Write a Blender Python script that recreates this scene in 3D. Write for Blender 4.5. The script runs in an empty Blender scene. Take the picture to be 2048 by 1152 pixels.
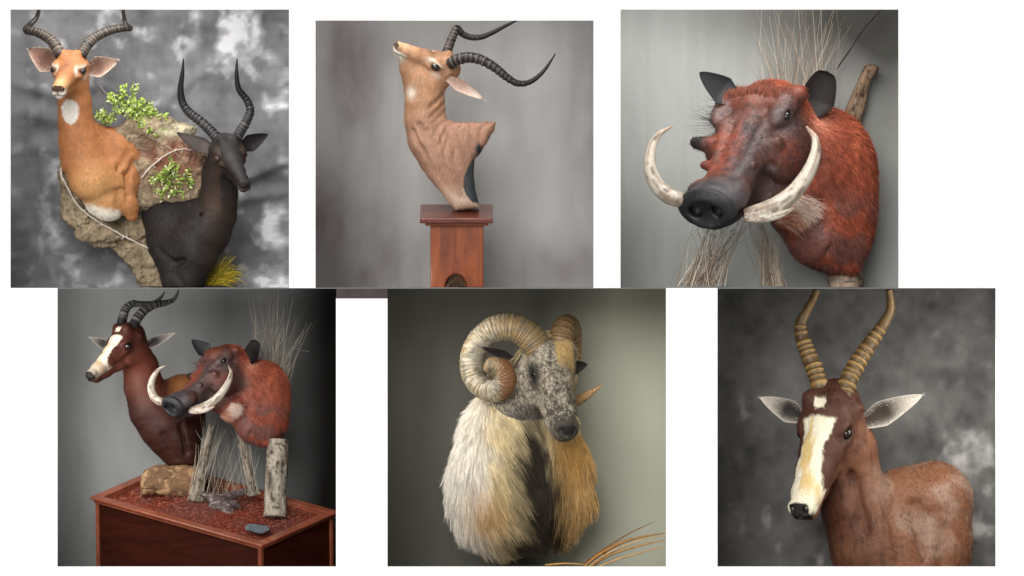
import bpy, math, os
import numpy as np
from mathutils import Vector, Matrix, Euler

# ------------------------------------------------------------------ scale
S = 0.002            # metres for one picture unit
D = 40.0             # camera distance from the white wall
ONLY = os.environ.get('PANELS')
def want(n): return ONLY is None or str(n) in ONLY

scene = bpy.context.scene
COL = scene.collection

# ------------------------------------------------------------------ camera
cam_data = bpy.data.cameras.new('camera')
cam = bpy.data.objects.new('camera', cam_data); COL.objects.link(cam)
cam.location = (0, -D, 0); cam.rotation_euler = (math.radians(90), 0, 0)
cam_data.sensor_width = 36.0
cam_data.lens = 36.0 * D / (2048 * S)
cam_data.clip_start = 1.0; cam_data.clip_end = 200.0
scene.camera = cam

# ------------------------------------------------------------------ world + light
world = bpy.data.worlds.new('World'); scene.world = world; world.use_nodes = True
bgn = world.node_tree.nodes['Background']
bgn.inputs['Color'].default_value = (1.0, 0.99, 0.975, 1); bgn.inputs['Strength'].default_value = 0.5
def add_sun(rot, strength, angle, color=(1, .98, .95)):
    l = bpy.data.lights.new('soft_key', 'SUN'); l.energy = strength; l.angle = math.radians(angle); l.color = color
    o = bpy.data.objects.new('soft_key', l); COL.objects.link(o); o.rotation_euler = rot; return o
add_sun((math.radians(90 - 18), 0, math.radians(-12)), 2.3, 30)

scene.view_settings.view_transform = 'Standard'
scene.view_settings.look = 'None'; scene.view_settings.exposure = 0; scene.view_settings.gamma = 1
scene.view_settings.use_curve_mapping = False
scene.cycles.use_denoising = True
scene.cycles.max_bounces = 6; scene.cycles.diffuse_bounces = 3; scene.cycles.glossy_bounces = 2
scene.cycles.transparent_max_bounces = 6
try: scene.cycles_curves.shape = 'RIBBONS'
except Exception: pass

def W(x, y, d, F=1.0):
    return ((x - 1024) * S * F, d * S, (576 - y) * S * F)
def FF(d): return 1.0 + d * S / D
def area_lamp(name, x, y, d, tx, ty, td, size, power, color=(1, 1, 1), size_y=None, spread=170):
    l = bpy.data.lights.new(name, 'AREA'); l.energy = power; l.size = size; l.color = color
    l.spread = math.radians(spread)
    if size_y: l.shape = 'RECTANGLE'; l.size_y = size_y
    o = bpy.data.objects.new(name, l); COL.objects.link(o)
    a = Vector(W(x, y, d)); b = Vector(W(tx, ty, td)); o.location = a
    o.rotation_euler = (b - a).to_track_quat('-Z', 'Y').to_euler(); return o
def spot_lamp(name, x, y, d, tx, ty, td, angle, blend, power, color=(1, 1, 1), radius=.08):
    l = bpy.data.lights.new(name, 'SPOT'); l.energy = power; l.color = color; l.shadow_soft_size = radius
    l.spot_size = math.radians(angle); l.spot_blend = blend
    o = bpy.data.objects.new(name, l); COL.objects.link(o)
    a = Vector(W(x, y, d)); b = Vector(W(tx, ty, td)); o.location = a
    o.rotation_euler = (b - a).to_track_quat('-Z', 'Y').to_euler(); return o
# added lamps unseen behind the wall, to brighten it
if want(1):
    area_lamp('added_lamp_impalas', 250, -110, 70, 290, 330, 230, .9, 9, (1, .98, .95), .3)
if want(2):
    area_lamp('added_lamp_pedestal', 800, -110, 60, 890, 260, 220, .7, 7, (1, .97, .94), .3)
    spot_lamp('added_spot_pedestal', 1150, -130, 120, 1010, 300, 430, 75, 1, 18, (1, .99, .96))
if want(3):
    area_lamp('added_lamp_warthog', 1560, -110, 60, 1540, 330, 220, .9, 9, (1, .97, .94), .3)
    spot_lamp('added_spot_warthog', 1262, -130, 100, 1360, 330, 480, 85, 1, 30, (.98, 1, .97))
if want(4):
    area_lamp('added_lamp_plinth', 30, 740, 70, 350, 800, 300, .35, 7.5, (1, .97, .94), .8)
if want(5):
    area_lamp('added_lamp_ram', 752, 740, 40, 1010, 880, 170, .12, 5, (1, .95, .86), .8)
    spot_lamp('added_spot_ram', 1364, 640, 60, 1250, 920, 430, 90, 1, 9, (1, 1, .95))
if want(6):
    area_lamp('added_lamp_bontebok', 2060, 720, 60, 1760, 950, 250, .35, 9, (1, .97, .92), .8)


# ------------------------------------------------------------------ colour helpers
def lin(c):
    c = np.asarray(c, float); return np.where(c <= .04045, c / 12.92, ((c + .055) / 1.055) ** 2.4)
def hx(s):
    return lin([int(s[i:i + 2], 16) / 255 for i in (0, 2, 4)])
def sm(a, b, x):
    t = np.clip((x - a) / (b - a), 0, 1); return t * t * (3 - 2 * t)
def mixc(c, col, m):
    return c * (1 - m[:, None]) + np.asarray(col)[None, :] * m[:, None] if np.ndim(col) == 1 else c * (1 - m[:, None]) + col * m[:, None]

# ------------------------------------------------------------------ numpy noise
_rng = np.random.default_rng(7)
_PERM = _rng.permutation(256).astype(np.int64); _PERM = np.concatenate([_PERM, _PERM, _PERM])
_VAL = _rng.uniform(-1, 1, 256)
def vnoise(p):
    p = np.asarray(p, float); i = np.floor(p).astype(np.int64); f = p - i; u = f * f * (3 - 2 * f); i &= 255
    def h(a, b, c): return _VAL[_PERM[_PERM[_PERM[(i[:, 0] + a) & 255] + ((i[:, 1] + b) & 255)] + ((i[:, 2] + c) & 255)]]
    x, y, z = u[:, 0], u[:, 1], u[:, 2]
    a = h(0,0,0)*(1-x)+h(1,0,0)*x; b = h(0,1,0)*(1-x)+h(1,1,0)*x
    c = h(0,0,1)*(1-x)+h(1,0,1)*x; d = h(0,1,1)*(1-x)+h(1,1,1)*x
    return (a*(1-y)+b*y)*(1-z)+(c*(1-y)+d*y)*z
def fbm(p, o=4):
    s = 0; a = .5
    p = np.asarray(p, float)
    for k in range(o): s = s + a * vnoise(p * 2 ** k + 13.7 * k); a *= .5
    return s

# ------------------------------------------------------------------ signed distance modelling
class SDF:
    """smooth union / cut of soft shapes; points are (x, d, z) with z = -y of the picture"""
    def __init__(s): s.ops = []
    def _add(s, fn, lo, hi, k, op): s.ops.append((fn, np.array(lo, float) - 2, np.array(hi, float) + 2, k, op))
    def cone(s, a, ra, b, rb, k=12, op='u', flat=None):
        a = np.array(a, float); b = np.array(b, float); ab = b - a; L2 = max(ab @ ab, 1e-9)
        M = np.eye(3)
        if flat is not None:
            n = np.array(flat[0], float); n /= np.linalg.norm(n); M = np.eye(3) + (flat[1] - 1) * np.outer(n, n)
        Aa = M @ a; AB = M @ ab; L2 = max(AB @ AB, 1e-9)
        def fn(p):
            q = p @ M.T - Aa; t = np.clip((q @ AB) / L2, 0, 1)
            return np.linalg.norm(q - t[:, None] * AB, axis=1) - (ra + (rb - ra) * t)
        R = max(ra, rb) * (1 if flat is None else max(1, 1 / min(flat[1], 1)))
        s._add(fn, np.minimum(a, b) - R, np.maximum(a, b) + R, k, op)
    def chain(s, pts, k=12, op='u', flat=None):
        for p, q in zip(pts[:-1], pts[1:]): s.cone(p[:3], p[3], q[:3], q[3], k, op, flat)
    def ell(s, c, r, ax=None, k=12, op='u'):
        c = np.array(c, float); r = np.array(r, float); A = np.eye(3) if ax is None else np.array(ax, float)   # rows = axes
        m = r.min()
        def fn(p):
            q = (p - c) @ A.T
            k0 = np.linalg.norm(q / r, axis=1); k1 = np.linalg.norm(q / (r * r), axis=1)
            return np.where(k0 < 1e-6, -m, k0 * (k0 - 1) / np.maximum(k1, 1e-9))
        s._add(fn, c - r.max(), c + r.max(), k, op)
    def plane(s, c, n, k=2):      # keep the side the normal points away from
        c = np.array(c, float); n = np.array(n, float); n /= np.linalg.norm(n)
        s._add(lambda p: (p - c) @ n, [-1e9] * 3, [1e9] * 3, k, 'i')
    def poly(s, pts, d0, d1, rnd=6, k=4, op='u'):    # an outline (x, y) given its own thickness d0..d1
        P = np.array([(x, -y) for x, y in pts], float)
        def fn(p):
            q = p[:, [0, 2]]; dmin = np.full(len(q), 1e18); sgn = np.ones(len(q))
            for i in range(len(P)):
                a = P[i]; b = P[i - 1]; e = b - a; w = q - a
                t = np.clip((w @ e) / (e @ e), 0, 1); dd = w - t[:, None] * e
                dmin = np.minimum(dmin, (dd * dd).sum(1))
                c1 = q[:, 1] >= a[1]; c2 = q[:, 1] < b[1]; c3 = e[0] * w[:, 1] > e[1] * w[:, 0]
                fl = (c1 & c2 & c3) | (~c1 & ~c2 & ~c3); sgn = np.where(fl, -sgn, sgn)
            d2 = sgn * np.sqrt(dmin) + rnd
            dz = np.abs(p[:, 1] - (d0 + d1) / 2) - (d1 - d0) / 2 + rnd
            return np.minimum(np.maximum(d2, dz), 0) + np.hypot(np.maximum(d2, 0), np.maximum(dz, 0)) - rnd
        s._add(fn, [P[:, 0].min(), d0, P[:, 1].min()], [P[:, 0].max(), d1, P[:, 1].max()], k, op)
    def eval(s, p, disp=None, mg=50):
        d = np.full(len(p), 60.0); plo, phi = p.min(0), p.max(0)
        for fn, lo, hi, k, op in s.ops:
            if np.any(plo > hi + mg) or np.any(phi < lo - mg): continue
            b = fn(p); h = None
            if op == 'u': h = np.clip(.5 + .5 * (b - d) / k, 0, 1); d = d * h + b * (1 - h) - k * h * (1 - h)
            elif op == 's': h = np.clip(.5 - .5 * (d + b) / k, 0, 1); d = d * (1 - h) - b * h + k * h * (1 - h)
            else: h = np.clip(.5 + .5 * (b - d) / k, 0, 1); d = d * (1 - h) + b * h + k * h * (1 - h)
        if disp is not None:
            m = np.abs(d) < 14
            if m.any(): d[m] -= disp(p[m])
        return d
    def mesh(s, h=2.0, disp=None):
        lo = np.min([o[1] for o in s.ops if o[4] == 'u'], axis=0) - 12; hi = np.max([o[2] for o in s.ops if o[4] == 'u'], axis=0) + 12
        B = 5; nb = np.ceil((hi - lo) / (h * B)).astype(int)
        bi = np.stack(np.meshgrid(*[np.arange(k) for k in nb], indexing='ij'), -1).reshape(-1, 3)
        def groups(ix, g):
            key = (ix // g) @ np.array([1000000, 1000, 1]); o = np.argsort(key, kind='stable'); cut = np.flatnonzero(np.diff(key[o])) + 1; return np.split(o, cut)
        bd = np.empty(len(bi))
        for g in groups(bi, 8): bd[g] = s.eval(lo + (bi[g] + .5) * B * h - .5 * h, None, 40)
        V = np.repeat(np.repeat(np.repeat(bd.reshape(nb), B, 0), B, 1), B, 2).astype(np.float32)
        act = np.where(np.abs(bd) < B * h * 1.25 + (8 if disp is not None else 0))[0]
        off = np.stack(np.meshgrid(np.arange(B), np.arange(B), np.arange(B), indexing='ij'), -1).reshape(-1, 3)
        for g in groups(bi[act], 4):
            ids = (bi[act[g]][:, None, :] * B + off[None]).reshape(-1, 3)
            V[ids[:, 0], ids[:, 1], ids[:, 2]] = s.eval(lo + ids * h, disp, 26)
        return surface_nets(V, lo, h)

def surface_nets(V, lo, h):
    n = np.array(V.shape); neg = V < 0
    cnt = np.zeros(n - 1, np.int8)
    for a in (0, 1):
        for b in (0, 1):
            for c in (0, 1): cnt += neg[a:n[0]-1+a, b:n[1]-1+b, c:n[2]-1+c]
    act = (cnt > 0) & (cnt < 8); idx = -np.ones(n - 1, np.int64); cells = np.argwhere(act); idx[act] = np.arange(len(cells))
    pos = np.zeros((len(cells), 3)); num = np.zeros(len(cells))
    cor = [(a, b, c) for a in (0, 1) for b in (0, 1) for c in (0, 1)]
    for i, A in enumerate(cor):
        for Bc in cor[i + 1:]:
            if sum(abs(x - y) for x, y in zip(A, Bc)) != 1: continue
            va = V[cells[:, 0]+A[0], cells[:, 1]+A[1], cells[:, 2]+A[2]]; vb = V[cells[:, 0]+Bc[0], cells[:, 1]+Bc[1], cells[:, 2]+Bc[2]]
            m = (va < 0) != (vb < 0); t = np.where(m, va / np.where(va == vb, 1, va - vb), 0)
            p = np.array(A) + t[:, None] * (np.array(Bc) - np.array(A)); pos[m] += p[m]; num[m] += 1
    pos = lo + (cells + pos / num[:, None]) * h
    quads = []
    for ax in range(3):
        o1, o2 = [(1, 2), (2, 0), (0, 1)][ax]
        sl = [slice(0, -1)] * 3; sl2 = [slice(0, -1)] * 3; sl[ax] = slice(0, n[ax]-1); sl2[ax] = slice(1, n[ax])
        for a in (o1, o2): sl[a] = slice(1, n[a]-1); sl2[a] = slice(1, n[a]-1)
        A = neg[tuple(sl)]; Bn = neg[tuple(sl2)]
        e = np.argwhere(A != Bn); fl = A[e[:, 0], e[:, 1], e[:, 2]]
        e = e + np.array([0 if a == ax else 1 for a in range(3)])
        def cell(d1, d2):
            q = e.copy(); q[:, o1] -= d1; q[:, o2] -= d2; return idx[q[:, 0], q[:, 1], q[:, 2]]
        q = np.stack([cell(1, 1), cell(0, 1), cell(0, 0), cell(1, 0)], 1)
        q[~fl] = q[~fl][:, ::-1]; quads.append(q)
    return pos, np.concatenate(quads)

def vert_normals(v, f):
    fn = np.cross(v[f[:, 2]] - v[f[:, 0]], v[f[:, 3]] - v[f[:, 1]]); vn = np.zeros_like(v)
    for k in range(4): np.add.at(vn, f[:, k], fn)
    return vn / np.maximum(np.linalg.norm(vn, axis=1, keepdims=True), 1e-9)

# ------------------------------------------------------------------ objects
def tag(o, label=None, cat=None, group=None, kind=None):
    if label: o['label'] = label
    if cat: o['category'] = cat
    if group: o['group'] = group
    if kind: o['kind'] = kind
    return o
class Thing:
    """an Empty at a thing's base; parts are given in picture units around depth d0"""
    def __init__(s, name, label, cat, x, y, d0, group=None):
        s.F = FF(d0); s.base = Vector(W(x, y, d0, s.F)); s.o = bpy.data.objects.new(name, None); COL.objects.link(s.o)
        s.o.location = s.base; s.o.empty_display_size = .05; tag(s.o, label, cat, group)
    def tr(s, P):
        P = np.asarray(P, float)
        return np.stack([(P[:, 0] - 1024) * S * s.F, P[:, 1] * S, (576 + P[:, 2]) * S * s.F], 1) - np.array(s.base)
    def part(s, name, P, faces, mat, color=None, smooth=True, parent=None, kind=None, label=None):
        me = bpy.data.meshes.new(name); v = s.tr(P)
        if isinstance(faces, np.ndarray): me_from_np(me, v, faces)
        else: me.from_pydata(v.tolist(), [], faces)
        me.update()
        if color is not None:
            a = me.color_attributes.new('Col', 'FLOAT_COLOR', 'POINT')
            c = np.ones((len(v), 4), np.float32); c[:, :3] = color; a.data.foreach_set('color', c.ravel())
        if smooth: me.polygons.foreach_set('use_smooth', np.ones(len(me.polygons), bool))
        me.materials.append(mat); o = bpy.data.objects.new(name, me); COL.objects.link(o); o.parent = parent or s.o
        tag(o, label, None, None, kind); return o
    def hair(s, name, roots, pts, radius, color, mat, parent=None, tip=.15):
        n, m = pts.shape[:2]; cu = bpy.data.hair_curves.new(name); cu.add_curves([m] * n)
        pos = s.tr(pts.reshape(-1, 3)).astype(np.float32)
        cu.attributes['position'].data.foreach_set('vector', pos.ravel()) if 'position' in cu.attributes else None
        ra = cu.attributes.get('radius') or cu.attributes.new('radius', 'FLOAT', 'POINT')
        taper = np.linspace(1, tip, m)[None, :] * np.broadcast_to(np.asarray(radius), (n,))[:, None] * S
        ra.data.foreach_set('value', taper.astype(np.float32).ravel())
        ca = cu.attributes.new('Col', 'FLOAT_COLOR', 'CURVE'); c = np.ones((n, 4), np.float32); c[:, :3] = color
        ca.data.foreach_set('color', c.ravel())
        cu.materials.append(mat); o = bpy.data.objects.new(name, cu); COL.objects.link(o); o.parent = parent or s.o
        tag(o, kind='stuff'); return o
def me_from_np(me, v, f):
    nf, k = f.shape
    me.vertices.add(len(v)); me.vertices.foreach_set('co', v.astype(np.float32).ravel())
    me.loops.add(nf * k); me.loops.foreach_set('vertex_index', f.astype(np.int32).ravel())
    me.polygons.add(nf); me.polygons.foreach_set('loop_start', (np.arange(nf) * k).astype(np.int32))
    me.update(calc_edges=True)

def sample_surface(v, f, n, rng, weight=None):
    a = np.linalg.norm(np.cross(v[f[:, 2]] - v[f[:, 0]], v[f[:, 3]] - v[f[:, 1]]), axis=1)
    if weight is not None: a = a * weight[f].mean(1)
    fi = rng.choice(len(f), n, p=a / a.sum()); s, t = rng.random(n), rng.random(n); q = f[fi]
    w = np.stack([(1-s)*(1-t), s*(1-t), s*t, (1-s)*t], 1)
    return q, w
def fur(T, body, v, f, col, n, length, flow, lift=.35, radius=.5, seed=1, mat=None, droop=.0, jit=.25, cvar=.18, segs=4, name='fur', clump=0.0, streak=.5):
    """short lying hair following a flow field"""
    rng = np.random.default_rng(seed); vn = vert_normals(v, f)
    wt = np.where(length > .6, 1.0, 0.0); q, w = sample_surface(v, f, n, rng, wt)
    g = lambda A: (A[q] * (w[..., None] if A.ndim == 2 else w)).sum(1)
    P = g(v); N = g(vn); N /= np.linalg.norm(N, axis=1, keepdims=True); C = g(col); Ln = g(length) * rng.uniform(.6, 1.25, n)
    Fl = flow(P); Fl = Fl - (Fl * N).sum(1, keepdims=True) * N; Fl /= np.maximum(np.linalg.norm(Fl, axis=1, keepdims=True), 1e-6)
    J = rng.normal(size=(n, 3))
    if clump > 0: J = J * (1 - clump) + clump * 3.2 * np.stack([vnoise(P / 9 + 5), vnoise(P / 9 + 45), vnoise(P / 9 + 95)], 1)
    dirv = Fl + lift * N + jit * J; dirv /= np.linalg.norm(dirv, axis=1, keepdims=True)
    pts = []
    for k in range(segs):
        t = k / (segs - 1); pts.append(P - N * .4 + dirv * (Ln * t)[:, None] + (Fl * .35 * lift - N * .25 * lift) * (Ln * t * t)[:, None] + np.array([0, 0, -droop]) * (Ln * t * t)[:, None])
    pts = np.stack(pts, 1); C = np.clip(C * (1 + cvar * rng.normal(size=(n, 1)) + streak * fbm(P / np.array([5, 5, 17]), 3)[:, None]), .002, 1)
    return T.hair(name, P, pts, radius * rng.uniform(.7, 1.2, n), C, mat or M_FUR, parent=body)

def catmull(P, n):
    P = np.asarray(P, float); Q = np.vstack([2 * P[0] - P[1], P, 2 * P[-1] - P[-2]]); out = []
    u = np.linspace(0, len(P) - 1, n)
    for t in u:
        i = min(int(t), len(P) - 2); s = t - i; a, b, c, d = Q[i:i + 4]
        out.append(.5 * ((2 * b) + (-a + c) * s + (2*a - 5*b + 4*c - d) * s * s + (-a + 3*b - 3*c + d) * s ** 3))
    return np.array(out)
def px(P):   # (x, y, d[, r...]) -> (x, d, -y[, r...])
    P = np.asarray(P, float); Q = P.copy(); Q[:, 1] = P[:, 2]; Q[:, 2] = -P[:, 1]; return Q
def tube(C, R, sides=14, up=(0, 1, 0), shape=None, cap=True):
    """closed tube along C (n,3) with radii R; returns verts, quad faces, (t, angle) per vert"""
    n = len(C); Tn = np.gradient(C, axis=0); Tn /= np.maximum(np.linalg.norm(Tn, axis=1, keepdims=True), 1e-9)
    u = np.array(up, float); fr = []
    for k in range(n):
        u = u - (u @ Tn[k]) * Tn[k]; u /= max(np.linalg.norm(u), 1e-9); fr.append((u.copy(), np.cross(Tn[k], u)))
    ang = np.linspace(0, 2 * np.pi, sides, endpoint=False); v = []; ta = []
    for k in range(n):
        sc = np.ones(sides) if shape is None else shape(k / (n - 1), ang)
        v.append(C[k] + (np.cos(ang)[:, None] * fr[k][0] + np.sin(ang)[:, None] * fr[k][1]) * (R[k] * sc)[:, None])
        ta.append(np.stack([np.full(sides, k / (n - 1)), ang], 1))
    v = np.concatenate(v); ta = np.concatenate(ta); i = np.arange(n - 1)[:, None] * sides; j = np.arange(sides)[None, :]; j2 = (j + 1) % sides
    f = np.stack([i + j, i + j2, i + sides + j2, i + sides + j], -1).reshape(-1, 4)[:, ::-1]
    if cap:
        v = np.vstack([v, C[0], C[-1]]); ta = np.vstack([ta, [0, 0], [1, 0]]); c0 = len(v) - 2; jj = np.arange(sides)
        f = np.vstack([f, np.stack([jj, (jj + 1) % sides, np.full(sides, c0), np.full(sides, c0)], 1)[:, :], np.stack([(n-1)*sides + (jj + 1) % sides, (n-1)*sides + jj, np.full(sides, c0 + 1), np.full(sides, c0 + 1)], 1)])
    return v, f, ta
def tri_clean(f): return [list(dict.fromkeys(r)) for r in f.tolist()]

def horn(T, name, pts, rings, colf, mat, n=150, sides=18, amp=.10, ringsharp=2.0, twist_side=None, parent=None, up=(0, 1, 0), flat=None):
    """pts (x, y, d, r); rings = (t0, t1, count)"""
    P = catmull(px(pts), n); C = P[:, :3]; R = P[:, 3]
    seg = np.r_[0, np.cumsum(np.linalg.norm(np.diff(C, axis=0), axis=1))]; t = seg / seg[-1]
    ph = (t - rings[0]) / (rings[1] - rings[0]) * rings[2]; on = sm(rings[0] - .03, rings[0] + .03, t) * (1 - sm(rings[1] - .08, rings[1] + .02, t))
    sd_ = float(C[0, 0] % 17); ph = ph + .38 * vnoise(np.stack([ph * .8, ph * 0 + sd_, ph * 0], 1)); fr = ph - np.floor(ph)
    rid = np.where(fr < .7, (fr / .7) ** ringsharp, ((1 - fr) / .3) ** .8); rid = np.clip(rid, 0, 1) * (.8 + .25 * vnoise(np.stack([np.floor(ph) * 1.7, ph * 0 + sd_, ph * 0 + 9], 1)))
    a0 = 3.6
    def shp(tn, a):
        k = min(int(round(tn * (n - 1))), n - 1); base = 1.0 if flat is None else flat(tn, a); w = .62 + .38 * np.cos(a - a0)
        return base * (1 + on[k] * amp * (rid[k] - .4) * w)
    v, f, ta = tube(C, R, sides, up=up, shape=shp)
    tt = np.interp(ta[:, 0], np.linspace(0, 1, n), t); ridv = np.interp(ta[:, 0], np.linspace(0, 1, n), rid * on); onv = np.interp(ta[:, 0], np.linspace(0, 1, n), on)
    v += .25 * R.mean() * .12 * np.stack([vnoise(v / 3), vnoise(v / 3 + 30), vnoise(v / 3 + 60)], 1)
    return T.part(name, v, tri_clean(f), mat, colf(tt, ridv, onv, v, ta[:, 1]), parent=parent)

def ear(T, base, tip, width, face, inner, outer, rim, tipc, cup=.35, parent=None, mat=None, tipfrac=.85, prof=.75, curl=0.0, hairs=None, dark=None):
    """a cupped leaf-shaped shell from base to tip opening towards 'face'"""
    b = px([base])[0]; t = px([tip])[0]; a = t - b; L = np.linalg.norm(a); a /= L
    n = np.array([face[0], face[2], -face[1]], float); n -= (n @ a) * a; n /= np.linalg.norm(n); c = np.cross(a, n)
    nu, nv = 26, 17; U = np.linspace(0, 1, nu); Vv = np.linspace(-1, 1, nv)
    v = []; col = []; th = max(1.0, width * .05)
    for layer in (0, 1):
        for u in U:
            w = width * (((u + .12) / .44) ** .6 if u < .32 else max((1 - ((u - .32) / .68) ** 1.25), 0) ** prof)
            for s in Vv:
                ang = s * (1.25 - .45 * u) * (1 + cup)
                off = c * (w * math.sin(ang) / math.sin(min((1.25 - .45 * u) * (1 + cup), 1.5708)) if True else 0) + n * (-w * cup * 1.6 * (math.cos(ang) - math.cos((1.25 - .45 * u) * (1 + cup)) * .4))
                p = b + a * (L * u) + off + n * curl * L * u * u
                if layer: p = p - n * th * (1 - .6 * abs(s)) - c * 0
                v.append(p)
                if layer: cc = np.array(outer)
                else:
                    cc = np.array(inner) * (1 - abs(s) ** 4) + np.array(rim) * abs(s) ** 4
                    if dark is not None: dm = dark[1] * max(0, min(1, 2.2 * (1 - u / dark[2]))) * max(0, 1 - abs(s) ** 3); cc = cc * (1 - dm) + np.array(dark[0]) * dm
                k = min(max((u - tipfrac) / max(1 - tipfrac, .01), 0), 1); cc = cc * (1 - k) + np.array(tipc) * k
                col.append(cc)
    v = np.array(v); col = np.array(col); f = []; N1 = nu * nv
    for i in range(nu - 1):
        for j in range(nv - 1):
            q = [i*nv+j, i*nv+j+1, (i+1)*nv+j+1, (i+1)*nv+j]; f.append(q); f.append([x + N1 for x in q[::-1]])
        for j in (0, nv - 1):
            q = [i*nv+j, (i+1)*nv+j, (i+1)*nv+j+N1, i*nv+j+N1]; f.append(q if j == 0 else q[::-1])
    f.append([j + (nu-1)*nv for j in range(nv)] + [j + (nu-1)*nv + N1 for j in range(nv - 1, -1, -1)])
    col = col * (1 + .16 * fbm(v / 4, 3))[:, None]
    o = T.part('ear', v, f, mat or M_HIDE, col, parent=parent)
    if hairs:
        rng = np.random.default_rng(11); nh, ln, hc = hairs
        ii = rng.integers(0, N1, nh); P = v[ii]; s = Vv[ii % nv]; dv = a * .8 + c * (-np.sign(s))[:, None] * .5 + n * .3 + rng.normal(size=(nh, 3)) * .25
        dv /= np.linalg.norm(dv, axis=1, keepdims=True); lens = ln * rng.uniform(.5, 1.1, nh)
        lens = lens * (np.abs(s) > .35); pts = np.stack([P + dv * (lens * k / 3 + .01 * k)[:, None] for k in range(4)], 1)
        T.hair('ear_hair', P, pts, .3, np.asarray(hc)[None] * rng.uniform(.8, 1.1, (nh, 1)), M_FUR, parent=o)
    return o

def sphere(c, r, ax=None, nu=20, nv=12):
    c = np.array(c, float); v = []; f = []
    for i in range(nv + 1):
        th = math.pi * i / nv
        for j in range(nu): ph = 2 * math.pi * j / nu; v.append([math.sin(th) * math.cos(ph), math.sin(th) * math.sin(ph), math.cos(th)])
    v = np.array(v) * np.asarray(r, float)
    if ax is not None: v = v @ np.array(ax)
    for i in range(nv):
        for j in range(nu): f.append([i*nu+j, (i+1)*nu+j, (i+1)*nu+(j+1) % nu, i*nu+(j+1) % nu])
    return v + c, f
def box_pts(c, ax, half):
    v = np.array([[a, b, d] for a in (-1, 1) for b in (-1, 1) for d in (-1, 1)], float) * np.array(half)
    return v @ np.array(ax) + np.array(c), [[0, 1, 3, 2], [4, 6, 7, 5], [0, 4, 5, 1], [2, 3, 7, 6], [0, 2, 6, 4], [1, 5, 7, 3]]

# ------------------------------------------------------------------ materials
def new_mat(name):
    m = bpy.data.materials.new(name); m.use_nodes = True; nt = m.node_tree; b = nt.nodes['Principled BSDF']; return m, nt, b
def node(nt, t, **kw):
    n = nt.nodes.new(t)
    for k, v in kw.items():
        if k.startswith('i_'): n.inputs[k[2:].replace('_', ' ')].default_value = v
        else: setattr(n, k, v)
    return n
def attr_mat(name, rough=.6, nscale=90, namp=.25, bump=.15, bscale=300, spec=.3, sheen=0, coat=0, stretch=(1, 1, 1), dist=.002):
    m, nt, b = new_mat(name); L = nt.links
    at = node(nt, 'ShaderNodeAttribute', attribute_name='Col'); tc = node(nt, 'ShaderNodeTexCoord'); mp = node(nt, 'ShaderNodeMapping'); mp.inputs['Scale'].default_value = stretch
    L.new(tc.outputs['Object'], mp.inputs['Vector'])
    nz = node(nt, 'ShaderNodeTexNoise', i_Scale=nscale, i_Detail=5.0, i_Roughness=.65); L.new(mp.outputs[0], nz.inputs['Vector'])
    mr = node(nt, 'ShaderNodeMapRange'); mr.inputs['From Min'].default_value = .25; mr.inputs['From Max'].default_value = .75; mr.inputs['To Min'].default_value = 1 - namp; mr.inputs['To Max'].default_value = 1 + namp
    L.new(nz.outputs['Fac'], mr.inputs['Value'])
    mu = node(nt, 'ShaderNodeMixRGB', blend_type='MULTIPLY'); mu.inputs['Fac'].default_value = 1; L.new(at.outputs['Color'], mu.inputs['Color1']); L.new(mr.outputs[0], mu.inputs['Color2'])
    L.new(mu.outputs[0], b.inputs['Base Color']); b.inputs['Roughness'].default_value = rough; b.inputs['Specular IOR Level'].default_value = spec
    if sheen: b.inputs['Sheen Weight'].default_value = sheen
    if coat: b.inputs['Coat Weight'].default_value = coat; b.inputs['Coat Roughness'].default_value = .15
    if bump:
        n2 = node(nt, 'ShaderNodeTexNoise', i_Scale=bscale, i_Detail=4.0); L.new(mp.outputs[0], n2.inputs['Vector'])
        bp = node(nt, 'ShaderNodeBump', i_Strength=bump, i_Distance=dist); L.new(n2.outputs['Fac'], bp.inputs['Height']); L.new(bp.outputs[0], b.inputs['Normal'])
    return m
M_HIDE = attr_mat('hide', .58, 170, .3, .35, 300, .3, stretch=(1, 1, .3))
M_SKIN = attr_mat('warthog_skin', .4, 70, .25, .6, 220, .5, dist=.004)
M_FUR = attr_mat('fur', .55, 40, .12, 0, spec=.25)
M_GLOSS = attr_mat('glossy_fur', .45, 40, .15, 0, spec=.4)
M_HORN = attr_mat('horn', .42, 160, .25, .35, 340, .4)
M_TUSK = attr_mat('tusk_ivory', .3, 90, .14, .15, 300, .5)
M_ROCK = attr_mat('rock', .85, 45, .35, .9, 130, .2, dist=.006)
M_BARK = attr_mat('bark', .85, 60, .4, .9, 160, .2, stretch=(1, 1, .3), dist=.006)
M_LEAF = attr_mat('leaf', .5, 200, .15, 0, spec=.35)
M_STRAW = attr_mat('straw', .6, 150, .2, 0, spec=.3)
def simple_mat(name, rgb, rough=.5, spec=.5, coat=0):
    m, nt, b = new_mat(name); b.inputs['Base Color'].default_value = (*rgb, 1); b.inputs['Roughness'].default_value = rough; b.inputs['Specular IOR Level'].default_value = spec
    if coat: b.inputs['Coat Weight'].default_value = coat
    nz = node(nt, 'ShaderNodeTexNoise', i_Scale=40.0); mr = node(nt, 'ShaderNodeMapRange'); mr.inputs['To Min'].default_value = max(rough - .06, .02); mr.inputs['To Max'].default_value = rough + .06
    nt.links.new(nz.outputs['Fac'], mr.inputs['Value']); nt.links.new(mr.outputs[0], b.inputs['Roughness']); return m
M_EYE = simple_mat('glass_eye', tuple(hx('170f0a')), .06, .6, .6)

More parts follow.
